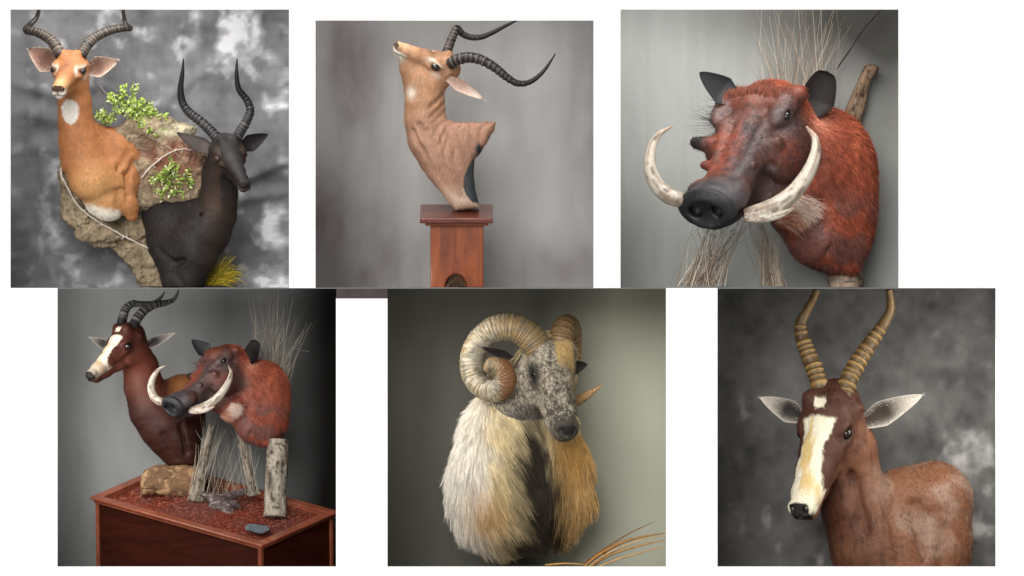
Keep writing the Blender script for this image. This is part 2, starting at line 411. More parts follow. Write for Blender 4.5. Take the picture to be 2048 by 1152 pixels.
def wood_mat(name, c1, c2, rough=.3, scale=(6, 6, .8), coat=.3):
    m, nt, b = new_mat(name); L = nt.links
    tc = node(nt, 'ShaderNodeTexCoord'); mp = node(nt, 'ShaderNodeMapping'); mp.inputs['Scale'].default_value = scale; L.new(tc.outputs['Object'], mp.inputs['Vector'])
    n1 = node(nt, 'ShaderNodeTexNoise', i_Scale=3.0, i_Detail=6.0, i_Distortion=1.2); L.new(mp.outputs[0], n1.inputs['Vector'])
    n2 = node(nt, 'ShaderNodeTexNoise', i_Scale=28.0, i_Detail=3.0); L.new(mp.outputs[0], n2.inputs['Vector'])
    ad = node(nt, 'ShaderNodeMath', operation='MULTIPLY_ADD'); ad.inputs[1].default_value = .35; L.new(n2.outputs['Fac'], ad.inputs[0]); L.new(n1.outputs['Fac'], ad.inputs[2])
    cr = node(nt, 'ShaderNodeValToRGB'); cr.color_ramp.elements[0].position = .45; cr.color_ramp.elements[1].position = .85
    cr.color_ramp.elements[0].color = (*c1, 1); cr.color_ramp.elements[1].color = (*c2, 1); L.new(ad.outputs[0], cr.inputs['Fac'])
    L.new(cr.outputs['Color'], b.inputs['Base Color']); b.inputs['Roughness'].default_value = rough; b.inputs['Coat Weight'].default_value = coat; b.inputs['Coat Roughness'].default_value = .2
    bp = node(nt, 'ShaderNodeBump', i_Strength=.12, i_Distance=.001); L.new(ad.outputs[0], bp.inputs['Height']); L.new(bp.outputs[0], b.inputs['Normal'])
    return m

# ------------------------------------------------------------------ the white wall with six square openings
OPEN = [(21, 19, 578, 576), (631, 41, 1187, 597), (1241, 19, 1797, 576), (115, 576, 672, 1133), (775, 576, 1332, 1133), (1435, 576, 1991, 1133)]
def build_wall():
    xs = sorted({-600, 2648} | {v for o in OPEN for v in (o[0], o[2])}); ys = sorted({-500, 1652} | {v for o in OPEN for v in (o[1], o[3])})
    def hole(x, y):
        for i, (a, b, c, d) in enumerate(OPEN):
            if a < x < c and b < y < d and (i != 1 or y < 576 or 672 < x < 775): return True
        return False
    nx, ny = len(xs) - 1, len(ys) - 1; solid = [[not hole((xs[i] + xs[i+1]) / 2, (ys[j] + ys[j+1]) / 2) for j in range(ny)] for i in range(nx)]
    vd = {}; v = []; f = []
    def vi(x, y, d):
        k = (x, y, d)
        if k not in vd: vd[k] = len(v); v.append(W(x, y, d))
        return vd[k]
    T = 6
    for i in range(nx):
        for j in range(ny):
            if not solid[i][j]: continue
            a, c, b, d = xs[i], xs[i+1], ys[j], ys[j+1]
            f.append([vi(a, d, 0), vi(c, d, 0), vi(c, b, 0), vi(a, b, 0)]); f.append([vi(a, b, T), vi(c, b, T), vi(c, d, T), vi(a, d, T)])
            for di, dj, p, q in ((-1, 0, (a, b), (a, d)), (1, 0, (c, d), (c, b)), (0, -1, (c, b), (a, b)), (0, 1, (a, d), (c, d))):
                ii, jj = i + di, j + dj
                if not (0 <= ii < nx and 0 <= jj < ny) or not solid[ii][jj]:
                    f.append([vi(*p, 0), vi(*p, T), vi(*q, T), vi(*q, 0)][::-1])
    me = bpy.data.meshes.new('white_wall'); me.from_pydata(v, [], f); me.update()
    m, nt, b = new_mat('white_paint'); b.inputs['Roughness'].default_value = .9; b.inputs['Specular IOR Level'].default_value = .1
    nz = node(nt, 'ShaderNodeTexNoise', i_Scale=60.0); cr = node(nt, 'ShaderNodeValToRGB'); cr.color_ramp.elements[0].color = (.93, .93, .93, 1); cr.color_ramp.elements[1].color = (.96, .96, .96, 1)
    nt.links.new(nz.outputs['Fac'], cr.inputs['Fac']); nt.links.new(cr.outputs[0], b.inputs['Base Color'])
    me.materials.append(m); o = bpy.data.objects.new('white_wall', me); COL.objects.link(o)
    tag(o, 'white display wall with six square openings', 'wall', kind='structure')
build_wall()

M_CLOTH = attr_mat('painted_muslin', .85, 260, .08, .35, 700, .15, dist=.001)
def backdrop(i, x0, y0, x1, y1, depth, colf, label, fold=None, d0=10, corner=60, nb=150, nv=160):
    """a painted cloth hung round the back and both sides of one opening"""
    w = x1 - x0; half = depth - d0; path = []
    n_s = 10
    for k in range(n_s): path.append((x0, d0 + (half - corner) * k / n_s))
    for k in range(8): a = math.pi / 2 * k / 8; path.append((x0 + corner * (1 - math.cos(a)), depth - corner + corner * math.sin(a)))
    for k in range(nb + 1): path.append((x0 + corner + (w - 2 * corner) * k / nb, depth))
    for k in range(1, 9): a = math.pi / 2 * (1 - k / 8); path.append((x1 - corner * (1 - math.cos(a)), depth - corner + corner * math.sin(a)))
    for k in range(1, n_s + 1): path.append((x1, depth - corner - (half - corner) * k / n_s))
    path = np.array(path, float); ys = np.linspace(y0, y1, nv)
    X = np.repeat(path[:, 0][:, None], nv, 1); Dp = np.repeat(path[:, 1][:, None], nv, 1); Y = np.repeat(ys[None], len(path), 0)
    P = np.stack([X.ravel(), Dp.ravel(), -Y.ravel()], 1)
    back = sm(depth - corner, depth, P[:, 1])
    if fold is not None: P[:, 1] = P[:, 1] - fold(P[:, 0], -P[:, 2]) * back
    F = FF(depth); v = np.stack([(P[:, 0] - 1024) * S * F, P[:, 1] * S, (576 + P[:, 2]) * S], 1)
    # the picture height is kept so that upper and lower cloths never cross the boards at mid height
    v[:, 2] = np.where(np.abs(v[:, 2]) < .012, v[:, 2], v[:, 2] * F)
    n, m = len(path), nv; ii = np.arange(n - 1)[:, None] * m; jj = np.arange(m - 1)[None]
    f = np.stack([ii + jj, ii + m + jj, ii + m + jj + 1, ii + jj + 1], -1).reshape(-1, 4)[:, ::-1]
    me = bpy.data.meshes.new('backdrop'); me_from_np(me, v, f)
    c = np.ones((len(v), 4), np.float32); c[:, :3] = np.clip(colf(P[:, 0], -P[:, 2], P), 0, .95); a = me.color_attributes.new('Col', 'FLOAT_COLOR', 'POINT'); a.data.foreach_set('color', c.ravel())
    me.polygons.foreach_set('use_smooth', np.ones(len(me.polygons), bool)); me.materials.append(M_CLOTH)
    o = bpy.data.objects.new('backdrop', me); COL.objects.link(o); tag(o, label, 'backdrop', 'studio backdrops'); return o
M_BOARD = simple_mat('board_paint', (.10, .10, .10), .8, .2)
def board(name, x0, x1, y0, y1, d0, d1, label):
    a = np.array(W(x0, y1, d0)); b = np.array(W(x1, y0, d1)); v, f = box_pts((a + b) / 2, np.eye(3), (b - a) / 2)
    me = bpy.data.meshes.new(name); me.from_pydata(v.tolist(), [], f); me.update(); me.materials.append(M_BOARD); o = bpy.data.objects.new(name, me); COL.objects.link(o)
    tag(o, label, 'shelf board', kind='structure')
# thin boards between the rows (edge on to the viewer), tops and bottoms of the openings
board('shelf_board', -70, 1214, 575.2, 576.8, 7, 520, 'thin board under the upper left and middle openings')
board('shelf_board', 1215, 2170, 575.2, 576.8, 7, 520, 'thin board under the upper right opening')
for k, (a, b) in enumerate(((-60, 604), (605, 1214), (1215, 2040))): board('top_board', a, b, -170, -168, 7, 520, 'top board over an upper opening')
for k, (a, b) in enumerate(((-70, 723), (724, 1383), (1384, 2170))): board('bottom_board', a, b, 1240, 1242, 7, 520, 'bottom board under a lower opening')

def nz2(x, y, sx, sy, seed, o=4): return fbm(np.stack([x / sx, y / sy, np.full_like(x, seed)], 1), o)
def gau(x, y, cx, cy, rx, ry): return np.exp(-(((x - cx) / rx) ** 2 + ((y - cy) / ry) ** 2))
def grey(v, tint=(1, 1, 1)): return np.clip(v, .005, .95)[:, None] * np.array(tint)[None]

def c1(x, y, P):
    n = nz2(x, y, 90, 110, 1.3, 5); n2 = nz2(x, y, 26, 34, 4.1, 4)
    n3 = nz2(x + .4 * y, y, 60, 18, 14.1, 4); v = .215 + .15 * n + .08 * n2 + .06 * n3
    sp = gau(x, y, 488, 78, 52, 62) + .75 * gau(x, y, 540, 205, 30, 24) + .5 * gau(x, y, 545, 470, 50, 90) + .35 * gau(x, y, 390, 70, 80, 60) + .4 * gau(x, y, 540, 560, 60, 40) + .3 * gau(x, y, 110, 470, 70, 60) + .22 * gau(x, y, 250, 60, 60, 60) + .4 * gau(x, y, 30, 370, 14, 14)
    k = sp * 1.1 + 1.3 * nz2(x, y, 30, 30, 8.8, 6) + .4 * n; w = .45 * sm(.2, .9, k) + .5 * sm(.72, 1.05, k)
    return grey(v * (1 - w) + .95 * w, (.985, .99, 1.02))
def f1(x, y):
    r = 0
    for (ax, ay, bx, by, wd, h) in ((500, 355, 600, 310, 12, 12), (460, 400, 610, 380, 14, 8), (40, 170, 120, 190, 14, 9), (60, 230, 130, 240, 16, 10), (90, 300, 110, 560, 20, 12), (240, 560, 40, 590, 16, 8), (330, 200, 440, 120, 14, 7), (255, 60, 262, 260, 10, 6), (20, 420, 110, 560, 18, 8), (200, 170, 330, 215, 14, 7), (70, 60, 90, 250, 16, 7)):
        e = np.array([bx - ax, by - ay], float); t = np.clip(((x - ax) * e[0] + (y - ay) * e[1]) / (e @ e), 0, 1)
        dd = np.hypot(x - ax - t * e[0], y - ay - t * e[1]); r = r + h * np.exp(-(dd / wd) ** 2)
    return r + 7 * nz2(x, y, 80, 160, 3.3, 3)
def c2(x, y, P):
    v = .34 + .07 * nz2(x, y, 70, 160, 2.2, 4) + .03 * nz2(x, y, 18, 90, 6.2, 3)
    dk = .55 * gau(x, y, 720, 560, 130, 170) + .45 * gau(x, y, 720, 180, 50, 150) + .6 * gau(x, y, 1190, 300, 50, 190) + .5 * gau(x, y, 640, 420, 40, 100) + .35 * gau(x, y, 660, 100, 60, 120) + .4 * gau(x, y, 1130, 540, 90, 60)
    m = np.clip(dk * (1 + .9 * nz2(x, y, 45, 90, 9.2, 4)), 0, .8)
    return mixc(grey(v, (1, .985, .97)), hx('5a4d4e') * .9, m)
def c3(x, y, P):
    v = .385 + .05 * nz2(x, y, 40, 220, 5.5, 4) + .03 * nz2(x, y, 12, 160, 7.2, 3)
    m = np.clip(.8 * gau(x, y, 1760, 40, 160, 90) + .5 * gau(x, y, 1780, 200, 60, 300) + .35 * gau(x, y, 1560, 30, 250, 60) + .25 * gau(x, y, 1250, 500, 40, 120), 0, .85)
    return mixc(grey(v, (.98, 1, .96)), hx('3c3b35'), m)
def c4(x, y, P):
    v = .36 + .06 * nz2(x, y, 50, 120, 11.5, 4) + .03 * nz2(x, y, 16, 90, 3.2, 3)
    m = np.clip(1.0 * sm(505, 668, x + 16 * nz2(x, y, 90, 120, 2, 3) + .05 * (y - 800)) ** .8 + .5 * sm(230, 110, x) + .3 * gau(x, y, 420, 1130, 300, 90), 0, 1)  # light falloff painted into the cloth: black to the right, darker left edge
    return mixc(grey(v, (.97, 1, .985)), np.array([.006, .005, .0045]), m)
def c5(x, y, P):
    v = .11 + .025 * nz2(x, y, 45, 130, 21.5, 4)
    m = sm(1040, 1230, x + 50 * nz2(x, y, 60, 160, 12, 3) + .14 * (y - 850))  # shaded left and lit right side put into the cloth colour
    return mixc(grey(v, (1, .98, .84)), hx('aeaf9f') * 1.0, m * .92)
def c6(x, y, P):
    n = nz2(x, y, 75, 75, 31.3, 5); v = .105 + .075 * n + .04 * nz2(x, y, 20, 22, 17, 4)
    sp = .8 * gau(x, y, 1930, 900, 70, 60) + .55 * gau(x, y, 1965, 1040, 60, 90) + .35 * gau(x, y, 1520, 1060, 60, 60) + .5 * gau(x, y, 1650, 1110, 40, 40) + .3 * gau(x, y, 1500, 800, 60, 50) + .25 * gau(x, y, 1900, 640, 80, 60)
    w = sm(.35, 1.3, sp + .9 * nz2(x, y, 26, 28, 18.8, 6)); return grey(v * (1 - w) + .42 * w, (1.02, .99, .95))
if want(1): backdrop(0, -10, -165, 600, 575, 400, c1, 'mottled grey cloth backdrop with white splashes behind the two impala mounts', f1, nb=300, nv=340)
if want(2): b2 = backdrop(1, 609, -165, 1210, 575, 430, c2, 'soft grey and mauve backdrop behind the mount on the pedestal')
if want(2):   # the end of that cloth hangs over the board into the low notch of the wall
    gx, gy = np.meshgrid(np.linspace(672.4, 774.6, 40), np.linspace(577.2, 604, 12), indexing='ij'); gx, gy = gx.ravel(), gy.ravel(); gd = 9 + 1.2 * nz2(gx, gy, 18, 30, 5.5, 3)
    v = np.array([W(a, b, c) for a, b, c in zip(gx, gy, gd)]); ii = np.arange(39)[:, None] * 12; jj = np.arange(11)[None]; f = np.stack([ii + jj, ii + jj + 1, ii + 12 + jj + 1, ii + 12 + jj], -1).reshape(-1, 4)
    me = bpy.data.meshes.new('cloth_end'); me_from_np(me, v, f); c = np.ones((len(v), 4), np.float32); c[:, :3] = hx('5f5657') * .62 * (1 + .2 * nz2(gx, gy, 20, 20, 3, 3))[:, None]
    a = me.color_attributes.new('Col', 'FLOAT_COLOR', 'POINT'); a.data.foreach_set('color', c.ravel()); me.materials.append(M_CLOTH); o = bpy.data.objects.new('cloth_end', me); COL.objects.link(o); o.parent = b2
if want(3): backdrop(2, 1219, -165, 1830, 575, 480, c3, 'pale grey green backdrop behind the large warthog mount')
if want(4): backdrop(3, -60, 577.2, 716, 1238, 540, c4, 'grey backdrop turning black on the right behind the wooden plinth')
if want(5): backdrop(4, 731, 577.2, 1376, 1238, 430, c5, 'backdrop dark on the left and pale on the right behind the ram')
if want(6): backdrop(5, 1392, 577.2, 2160, 1238, 400, c6, 'dark mottled charcoal backdrop with pale clouds behind the single antelope', nb=240, nv=260)

# ------------------------------------------------------------------ heads of horned animals
class Head:
    """frame (f forward to the nose, r to the viewer's right side, u up) with its origin between the eyes"""
    def __init__(s, O, f, u, L, r=None):
        f = np.array(f, float); f /= np.linalg.norm(f); u = np.array(u, float); u = u - (u @ f) * f; u /= np.linalg.norm(u)
        r = np.cross(f, u); s.A = np.stack([f, r, u]); s.O = px([O])[0]; s.L = L
        if s.A[1][0] < 0 and abs(s.A[1][0]) > .3: s.A[1] *= -1
    def p(s, a, b, c): return s.O + (np.array([a, b, c]) * s.L) @ s.A
    def loc(s, P): return ((P - s.O) @ s.A.T) / s.L
    def d(s, a, b, c): return np.array([a, b, c]) @ s.A

def antelope_head(sd, H, e=.29, mw=1.0, k=.06, ped=True, jaw=1.0, ex=.05):
    L = H.L; A = H.A; K = k * L
    sd.ell(H.p(-.18, 0, .04), np.array([.36, .245, .26]) * L, A, K)
    for s in (-1, 1):
        sd.ell(H.p(ex - .05, s * (e - .075), .095), np.array([.16, .095, .085]) * L, A, K)       # brow
        sd.ell(H.p(ex + .02, s * (e - .085), -.03), np.array([.17, .085, .075]) * L, A, K)        # lower rim
        sd.ell(H.p(-.12, s * .12, -.19), np.array([.29, .115, .21]) * L, A, K)                    # cheek
        if ped: sd.cone(H.p(-.11, s * .10, .16), .09 * L, H.p(-.15, s * .125, .27), .075 * L, K * 1.5)
        sd.cone(H.p(-.18, s * .18, .05), .06 * L, H.p(-.24, s * .25, .05), .045 * L, K * 1.3)            # ear root
    sd.chain([(*H.p(.02, 0, .0), .215 * L), (*H.p(.25, 0, -.02), .172 * L * mw ** .5), (*H.p(.48, 0, -.05), .142 * L * mw), (*H.p(.72, 0, -.07), .118 * L * mw), (*H.p(.88, 0, -.075), .095 * L * mw)], K)
    for s in (-1, 1):
        sd.ell(H.p(.895, s * .055, -.055), np.array([.085, .062, .065]) * L * [1, mw, mw], A, K * .5)
        sd.ell(H.p(.85, s * .05, -.15), np.array([.11, .07, .055]) * L * [1, mw, 1], A, K * .5)
    sd.chain([(*H.p(-.22, 0, -.29 * jaw), .135 * L), (*H.p(.25, 0, -.235), .108 * L), (*H.p(.55, 0, -.205), .088 * L), (*H.p(.82, 0, -.20), .07 * L * mw)], K)
    for s in (-1, 1):
        sd.cone(H.p(1.0, s * .02, -.165), .012 * L, H.p(.62, s * .145 * mw, -.165), .011 * L, .02 * L, 's')
        sd.ell(H.p(.965, s * .066, -.03), np.array([.05, .026, .034]) * L, A, .02 * L, 's')
        sd.ell(H.p(ex + .03, s * (e + .035), .03), np.array([.10, .07, .065]) * L, A, .02 * L, 's')
    sd.cone(H.p(1.0, 0, -.06), .012 * L, H.p(.98, 0, -.16), .008 * L, .02 * L, 's')

def eyes(T, H, body, e, r=.066, fwd=.06, up=.03, sides=(-1, 1), inset=.03, mat=None):
    for s in sides:
        v, f = sphere(H.p(fwd, s * (e - inset), up), np.array([r * 1.12, r, r]) * H.L, H.A); T.part('eye', v, f, mat or M_EYE, None, parent=body)

def body_part(T, sd, colf, H=None, h=2.0, disp=None, mat=None, name='body'):
    v, f = sd.mesh(h, disp); col = np.clip(colf(v, H.loc(v) if H else None), .003, .95)
    o = T.part(name, v, f, mat or M_HIDE, col); return o, v, f, col

# ------------------------------------------------------------------ bontebok markings
def bont_cols(v, h, base, dark, white, cream):
    x, y, z = h[:, 0], np.abs(h[:, 1]), h[:, 2]; n = fbm(v / 18, 4); c = np.repeat(base[None], len(v), 0) * (1 + .25 * n)[:, None]
    hd = sm(1.3, .95, np.linalg.norm(h, axis=1)) * sm(-.5, -.35, x)
    c = mixc(c, dark, hd * .75 * sm(-.22, 0, z + .1 * fbm(v / 12)) * sm(.95, .7, x)); jit = .02 * fbm(v / 9 + 4, 3) + .012 * fbm(v / 2.2 + 4, 2)
    wd = .135 + .03 * sm(.15, .0, x) - .03 * np.exp(-((x - .35) / .16) ** 2) + .055 * sm(.55, .85, x) + jit
    bz = sm(wd + .012, wd - .012, y) * sm(.02, .06, x + jit) * sm(-.12, -.08, z + .05 * (x < .8)) * hd
    bz = np.maximum(bz, hd * sm(.66, .72, x) * sm(-.14, -.10, z)); c = mixc(c, white, bz); c = mixc(c, cream, bz * sm(-.05, .25, fbm(np.stack([x * 2.5, h[:, 1] * 16, z * 0], 1) + 12, 3) + .08 - .6 * np.abs(y - .03)) * .75 * sm(.9, .7, x))
    st = hd * sm(.058, .044, y + jit) * sm(-.14, -.11, x) * sm(-.015, -.04, x + jit) * (z > 0); c = mixc(c, white, st)
    c = mixc(c, hx('9a6a4c'), hd * sm(.6, .75, x) * sm(-.13, -.17, z) * .8); c = mixc(c, hx('131010'), hd * sm(.91, .93, x - .05 * (y - .06) + .01 * fbm(v / 5, 2)) * sm(-.135, -.115, z + .9 * (y - .03)) * sm(.1, .085, y)); c = mixc(c, hx('131010'), hd * sm(.9, .94, x) * np.exp(-((z + .12) / .035) ** 2) * .9)
    c = mixc(c, hx('140e0c'), hd * np.exp(-((x - .06) / .085) ** 2 - ((y - .24) / .07) ** 2 - ((z - .03) / .06) ** 2)); return c
def ring_col(dk, lt, stripes=True):
    def f(t, rid, on, v, a):
        c = np.repeat(np.asarray(dk)[None], len(t), 0); c = mixc(c, np.asarray(lt), np.clip(rid ** 1.2 * on, 0, 1) * .95); c = mixc(c, np.asarray(lt) * .75, (1 - on) * .5 * sm(.5, .9, t)); return c * (1 + .35 * fbm(v / 5, 3))[:, None]
    return f

# ------------------------------------------------------------------ upper left: two impala mounts on an artificial rock
def impala_cols(v, h, base, pale, white, dark, L):
    """coat markings of an impala head in head coordinates"""
    x, y, z = h[:, 0], np.abs(h[:, 1]), h[:, 2]; inh = sm(-.62, -.45, x) * (z > -.75) * (y < .6)
    n = fbm(v / 14, 4); c = np.repeat(base[None], len(v), 0) * (1 + .22 * n)[:, None]
    hd = sm(1.25, .9, np.linalg.norm(h, axis=1)) * inh
    c = mixc(c, pale, hd * sm(.45, .8, x) * sm(-.12, -.02, z) * .9)                               # light bridge behind the nose
    c = mixc(c, dark * 2.2, hd * .5 * np.exp(-((x - .22) / .16) ** 2 - (y / .075) ** 2) * (z > 0))   # dusky forehead streak
    c = mixc(c, white, hd * sm(.6, .75, x) * sm(-.07, -.12, z))                               # lips and chin
    c = mixc(c, white, hd * np.exp(-((x - .06) / .13) ** 2 - ((z - .115) / .024) ** 2) * sm(.14, .19, y) * .75); c = mixc(c, white, hd * np.exp(-((x - .22) / .07) ** 2 - ((y - .17) / .03) ** 2) * (z > -.02) * .8)  # white brow
    c = mixc(c, white, hd * np.exp(-((x + .02) / .10) ** 2 - ((z + .10) / .05) ** 2) * sm(.2, .26, y) * .5)
    c = mixc(c, dark, hd * np.clip(1.3 * np.exp(-((x - .08) / .12) ** 2 - ((y - .26) / .08) ** 2 - ((z - .03) / .058) ** 2), 0, 1))
    c = mixc(c, dark, hd * sm(.915, .935, x + .1 * (y - .05)) * sm(-.095, -.075, z) * sm(.02, .005, z) * sm(.125, .11, y))                              # nose pad
    c = mixc(c, dark, hd * sm(.93, .96, x) * np.exp(-(y / .016) ** 2) * (z < -.02))
    c = mixc(c, dark, hd * sm(.62, .7, x) * np.exp(-((z + .165) / .014) ** 2) * .8)
    return c
def flow_for(H, body_dir):
    bd = np.array(body_dir, float)
    def fl(P):
        h = H.loc(P); near = sm(1.1, .75, np.linalg.norm(h - np.array([.25, 0, -.1]), axis=1))[:, None]
        return -H.A[0][None] * near + bd[None] * (1 - near)
    return fl
def lyre_col(dk, lt, base=None):
    def f(t, rid, on, v, a):
        c = np.repeat(np.asarray(dk)[None], len(t), 0); c = mixc(c, np.asarray(lt), np.clip(on * (rid ** 1.5) * sm(.75, .1, t), 0, 1) * .8)
        return c * (1 + .35 * fbm(v / 5, 3))[:, None]
    return f

def tuft(name, label, base, tips, n, r, cols, d0, seed, spread=6, curve=.25, cat='grass', T=None, part='blades', tipvar=(10, 10, 8)):
    T = T or Thing(name, label, cat, base[0][0], base[0][1], d0); rng = np.random.default_rng(seed); B = px(base); E_ = px(tips); pts = []; C = []
    for k in range(n):
        i = rng.integers(len(B)); j = rng.integers(len(E_)) if len(B) == 1 else min(i, len(E_) - 1) if len(E_) == len(B) else rng.integers(len(E_))
        b = B[i] + rng.normal(size=3) * [spread, spread * .6, spread * .3]; t = E_[j] + rng.normal(size=3) * np.array([tipvar[0], tipvar[2], tipvar[1]]); t = b + (t - b) * rng.uniform(.55, 1.08); b[2] = max(b[2], B[:, 2].min())
        mid = (b + t) / 2 + np.array([0, 0, 1]) * curve * np.linalg.norm((t - b)[[0]]) + rng.normal(size=3) * 2.5
        u = np.linspace(0, 1, 8)[:, None]; cv = (1 - u) ** 2 * b + 2 * u * (1 - u) * mid + u * u * t
        if rng.random() < .18: cv[6:] += (rng.normal(size=3) * np.linalg.norm(t - b) * .09)[None] * np.array([[.5], [1.]])
        pts.append(cv); C.append(cols[rng.integers(len(cols))] * rng.uniform(.75, 1.2))
    T.hair(part, None, np.array(pts), np.full(n, r) * rng.uniform(.4, 1.6, n), np.array(C), M_STRAW, tip=.3); return T

if want(1):
    H = Head((140, 143, 150), (-.17, -.93, -.30), (0, -.28, .96), 114)
    T = Thing('impala_mount', 'tan impala shoulder mount with white throat patch, facing the viewer', 'animal mount', 230, 440, 190)
    sd = SDF(); antelope_head(sd, H, .285)
    sd.chain([tuple(H.p(-.22, 0, -.05)) + (32,), (150, 188, -208, 30.5), (151, 190, -245, 32), (156, 192, -283, 36), (166, 196, -316, 43), (190, 198, -352, 50)], 14)
    sd.chain([(172, 215, -275, 32), (232, 232, -300, 38), (266, 245, -304, 34)], 26)
    sd.chain([(235, 240, -330, 52), (222, 215, -370, 50), (214, 205, -398, 40)], 22)
    sd.chain([(208, 200, -400, 34), (218, 200, -412, 28)], 14)
    sd.chain([(246, 200, -385, 24), (258, 198, -412, 17), (263, 200, -430, 12)], 9)
    sd.ell((178, 160, -362), (38, 30, 34), None, 22)
    for (a, b, r) in (((258, 186, -305), (232, 172, -345), 3.0), ((268, 195, -325), (247, 182, -362), 2.6), ((240, 168, -388), (237, 166, -430), 4.2), ((250, 176, -350), (256, 180, -392), 3.0), ((215, 150, -395), (240, 168, -380), 2.4)): sd.cone(a, r * .8, b, r * .5, 15, 's')
    sd.plane((0, 292, 0), (.25, 1, 0), 6)
    tan, pale, wht, dk = hx('ac7147'), hx('d8aa78'), hx('f0e9dc'), hx('1a1310')
    def colf(v, h):
        c = impala_cols(v, h, tan, pale, wht, dk, 1); x, y = v[:, 0], -v[:, 2]
        c = mixc(c, hx('86502c'), .7 * sm(300, 250, y + .25 * (x - 200)) * sm(180, 215, x) * sm(-.2, .4, fbm(v / 20) + .2))
        c = mixc(c, hx('dcaa70'), .8 * np.exp(-((x - 195) / 55) ** 2 - ((y - 385) / 50) ** 2))
        th = sm(1.12, .88, np.hypot((x - 142 - .05 * (y - 226)) / (17 - .1 * (y - 226)), (y - 225) / 25) + .12 * fbm(v / 8, 3)) * (v[:, 1] < 190); c = mixc(c, hx('dcd6cc'), np.clip(th * 1.1, 0, 1))
        bt = sm(404, 420, y - .22 * (x - 190) + 6 * fbm(v / 9)) * sm(246, 238, x); c = mixc(c, hx('efe6d6'), bt); return c
    body, v, f, col = body_part(T, sd, colf, H, 2.0, lambda p: .8 * fbm(p / np.array([30, 30, 12]), 3))
    eyes(T, H, body, .285, .068)
    ln = np.full(len(v), 4.2); h = H.loc(v); ln[(np.linalg.norm(h - [.6, 0, -.1], axis=1) < .6)] = 2.0; ln[(h[:, 0] > .9)] = 0
    fur(T, body, v, f, col, 44000, ln, flow_for(H, (.1, .2, -1)), .2, .36, 1, cvar=.2, jit=.16)
    blk, lt = hx('2b2725'), hx('9a8674')
    horn(T, 'horn', [(123, 113, 160, 12), (112, 92, 172, 11.2), (96, 76, 186, 10.2), (72, 64, 198, 9), (52, 60, 214, 7.6), (56, 50, 240, 6), (70, 34, 250, 4.6), (76, 14, 246, 3.6), (80, -14, 236, 2)], (.02, .66, 20), lyre_col(blk, lt), M_HORN, amp=.26, parent=body)
    horn(T, 'horn', [(162, 113, 160, 12), (174, 92, 172, 11.2), (192, 74, 186, 10.2), (222, 60, 198, 9), (250, 55, 210, 7.6), (258, 55, 240, 6), (248, 44, 255, 4.6), (244, 20, 250, 3.6), (240, -12, 240, 2)], (.02, .66, 20), lyre_col(blk, lt), M_HORN, amp=.26, parent=body)
    ear(T, (109, 132, 172), (56, 98, 188), 26, (-.15, .15, -1), hx('b98d7c'), hx('b3733c'), hx('e8d9c4'), dk, .32, body, tipfrac=.88, hairs=(160, 6, hx('e0d2c0')), dark=(hx('6a4a3e'), .85, .8))
    ear(T, (176, 141, 172), (237, 121, 186), 22, (.1, .3, -1), hx('c09a86'), hx('b3733c'), hx('e8d9c4'), dk, .32, body, tipfrac=.88, hairs=(160, 6, hx('e0d2c0')), dark=(hx('6a4a3e'), .85, .8))

    # black impala
    H = Head((461, 313, 120), (.33, -.79, -.51), (.03, -.49, .87), 112)
    T = Thing('impala_mount', 'black impala shoulder mount with tall dark horns, head turned right', 'animal mount', 365, 575, 180)
    sd = SDF(); antelope_head(sd, H, .275, .9)
    sd.chain([tuple(H.p(-.22, 0, -.06)) + (31,), (440, 170, -348, 33), (438, 182, -390, 34), (431, 190, -428, 39), (410, 196, -462, 48), (388, 196, -490, 53)], 16)
    sd.chain([(330, 250, -440, 44), (345, 240, -480, 50), (360, 215, -520, 45), (362, 205, -560, 35), (362, 205, -590, 28)], 18)
    sd.chain([(392, 180, -520, 37), (378, 185, -560, 28), (370, 190, -590, 23)], 14)
    sd.cone((318, 250, -425), 34, (385, 225, -430), 38, 20)
    for (a, b, r) in (((318, 190, -500), (352, 165, -528), 3.2), ((352, 165, -528), (372, 155, -520), 2.4), ((352, 160, -550), (368, 152, -575), 2.6), ((405, 160, -430), (380, 160, -500), 2.0)): sd.cone(a, r * .8, b, r * .5, 14, 's')
    sd.plane((0, 306, 0), (0, 1, 0), 6); sd.plane((0, 0, -573.5), (0, 0, -1), 1)
    bk, br = hx('272120'), hx('3a2c26')
    def colf(v, h):
        x, y = v[:, 0], -v[:, 2]; n = fbm(v / 16, 4); c = np.repeat(bk[None], len(v), 0) * (1 + .3 * n)[:, None]
        c = mixc(c, hx('3c2d26'), .7 * sm(395, 430, x) * sm(360, 420, y)); hd = sm(1.25, .9, np.linalg.norm(h, axis=1)); q = np.abs(h[:, 1])
        c = mixc(c, hx('3e3a3a'), hd * .8 * sm(.0, .15, h[:, 2] + .05) * sm(.2, .1, q)); c = mixc(c, hx('563f30'), hd * .55 * np.exp(-((h[:, 0] - .2) / .25) ** 2) * sm(.16, .22, q))
        c = mixc(c, hx('15100e'), hd * np.exp(-((h[:, 0] - .08) / .11) ** 2 - ((q - .26) / .08) ** 2 - ((h[:, 2] - .03) / .055) ** 2)); c = mixc(c, hx('120e0d'), hd * sm(.925, .96, h[:, 0]) * sm(-.115, -.09, h[:, 2]))
        c = mixc(c, hx('5a4a42'), hd * sm(.7, .8, h[:, 0]) * sm(-.08, -.14, h[:, 2]) * .7); return c
    body, v, f, col = body_part(T, sd, colf, H, 2.0, lambda p: .9 * fbm(p / np.array([30, 30, 12]), 3))
    eyes(T, H, body, .275, .068, mat=simple_mat('brown_eye', tuple(hx('3a2414')), .06, .6, .6))
    ln = np.full(len(v), 4.5); h = H.loc(v); ln[(np.linalg.norm(h - [.6, 0, -.1], axis=1) < .6)] = 2.0; ln[(h[:, 0] > .9)] = 0
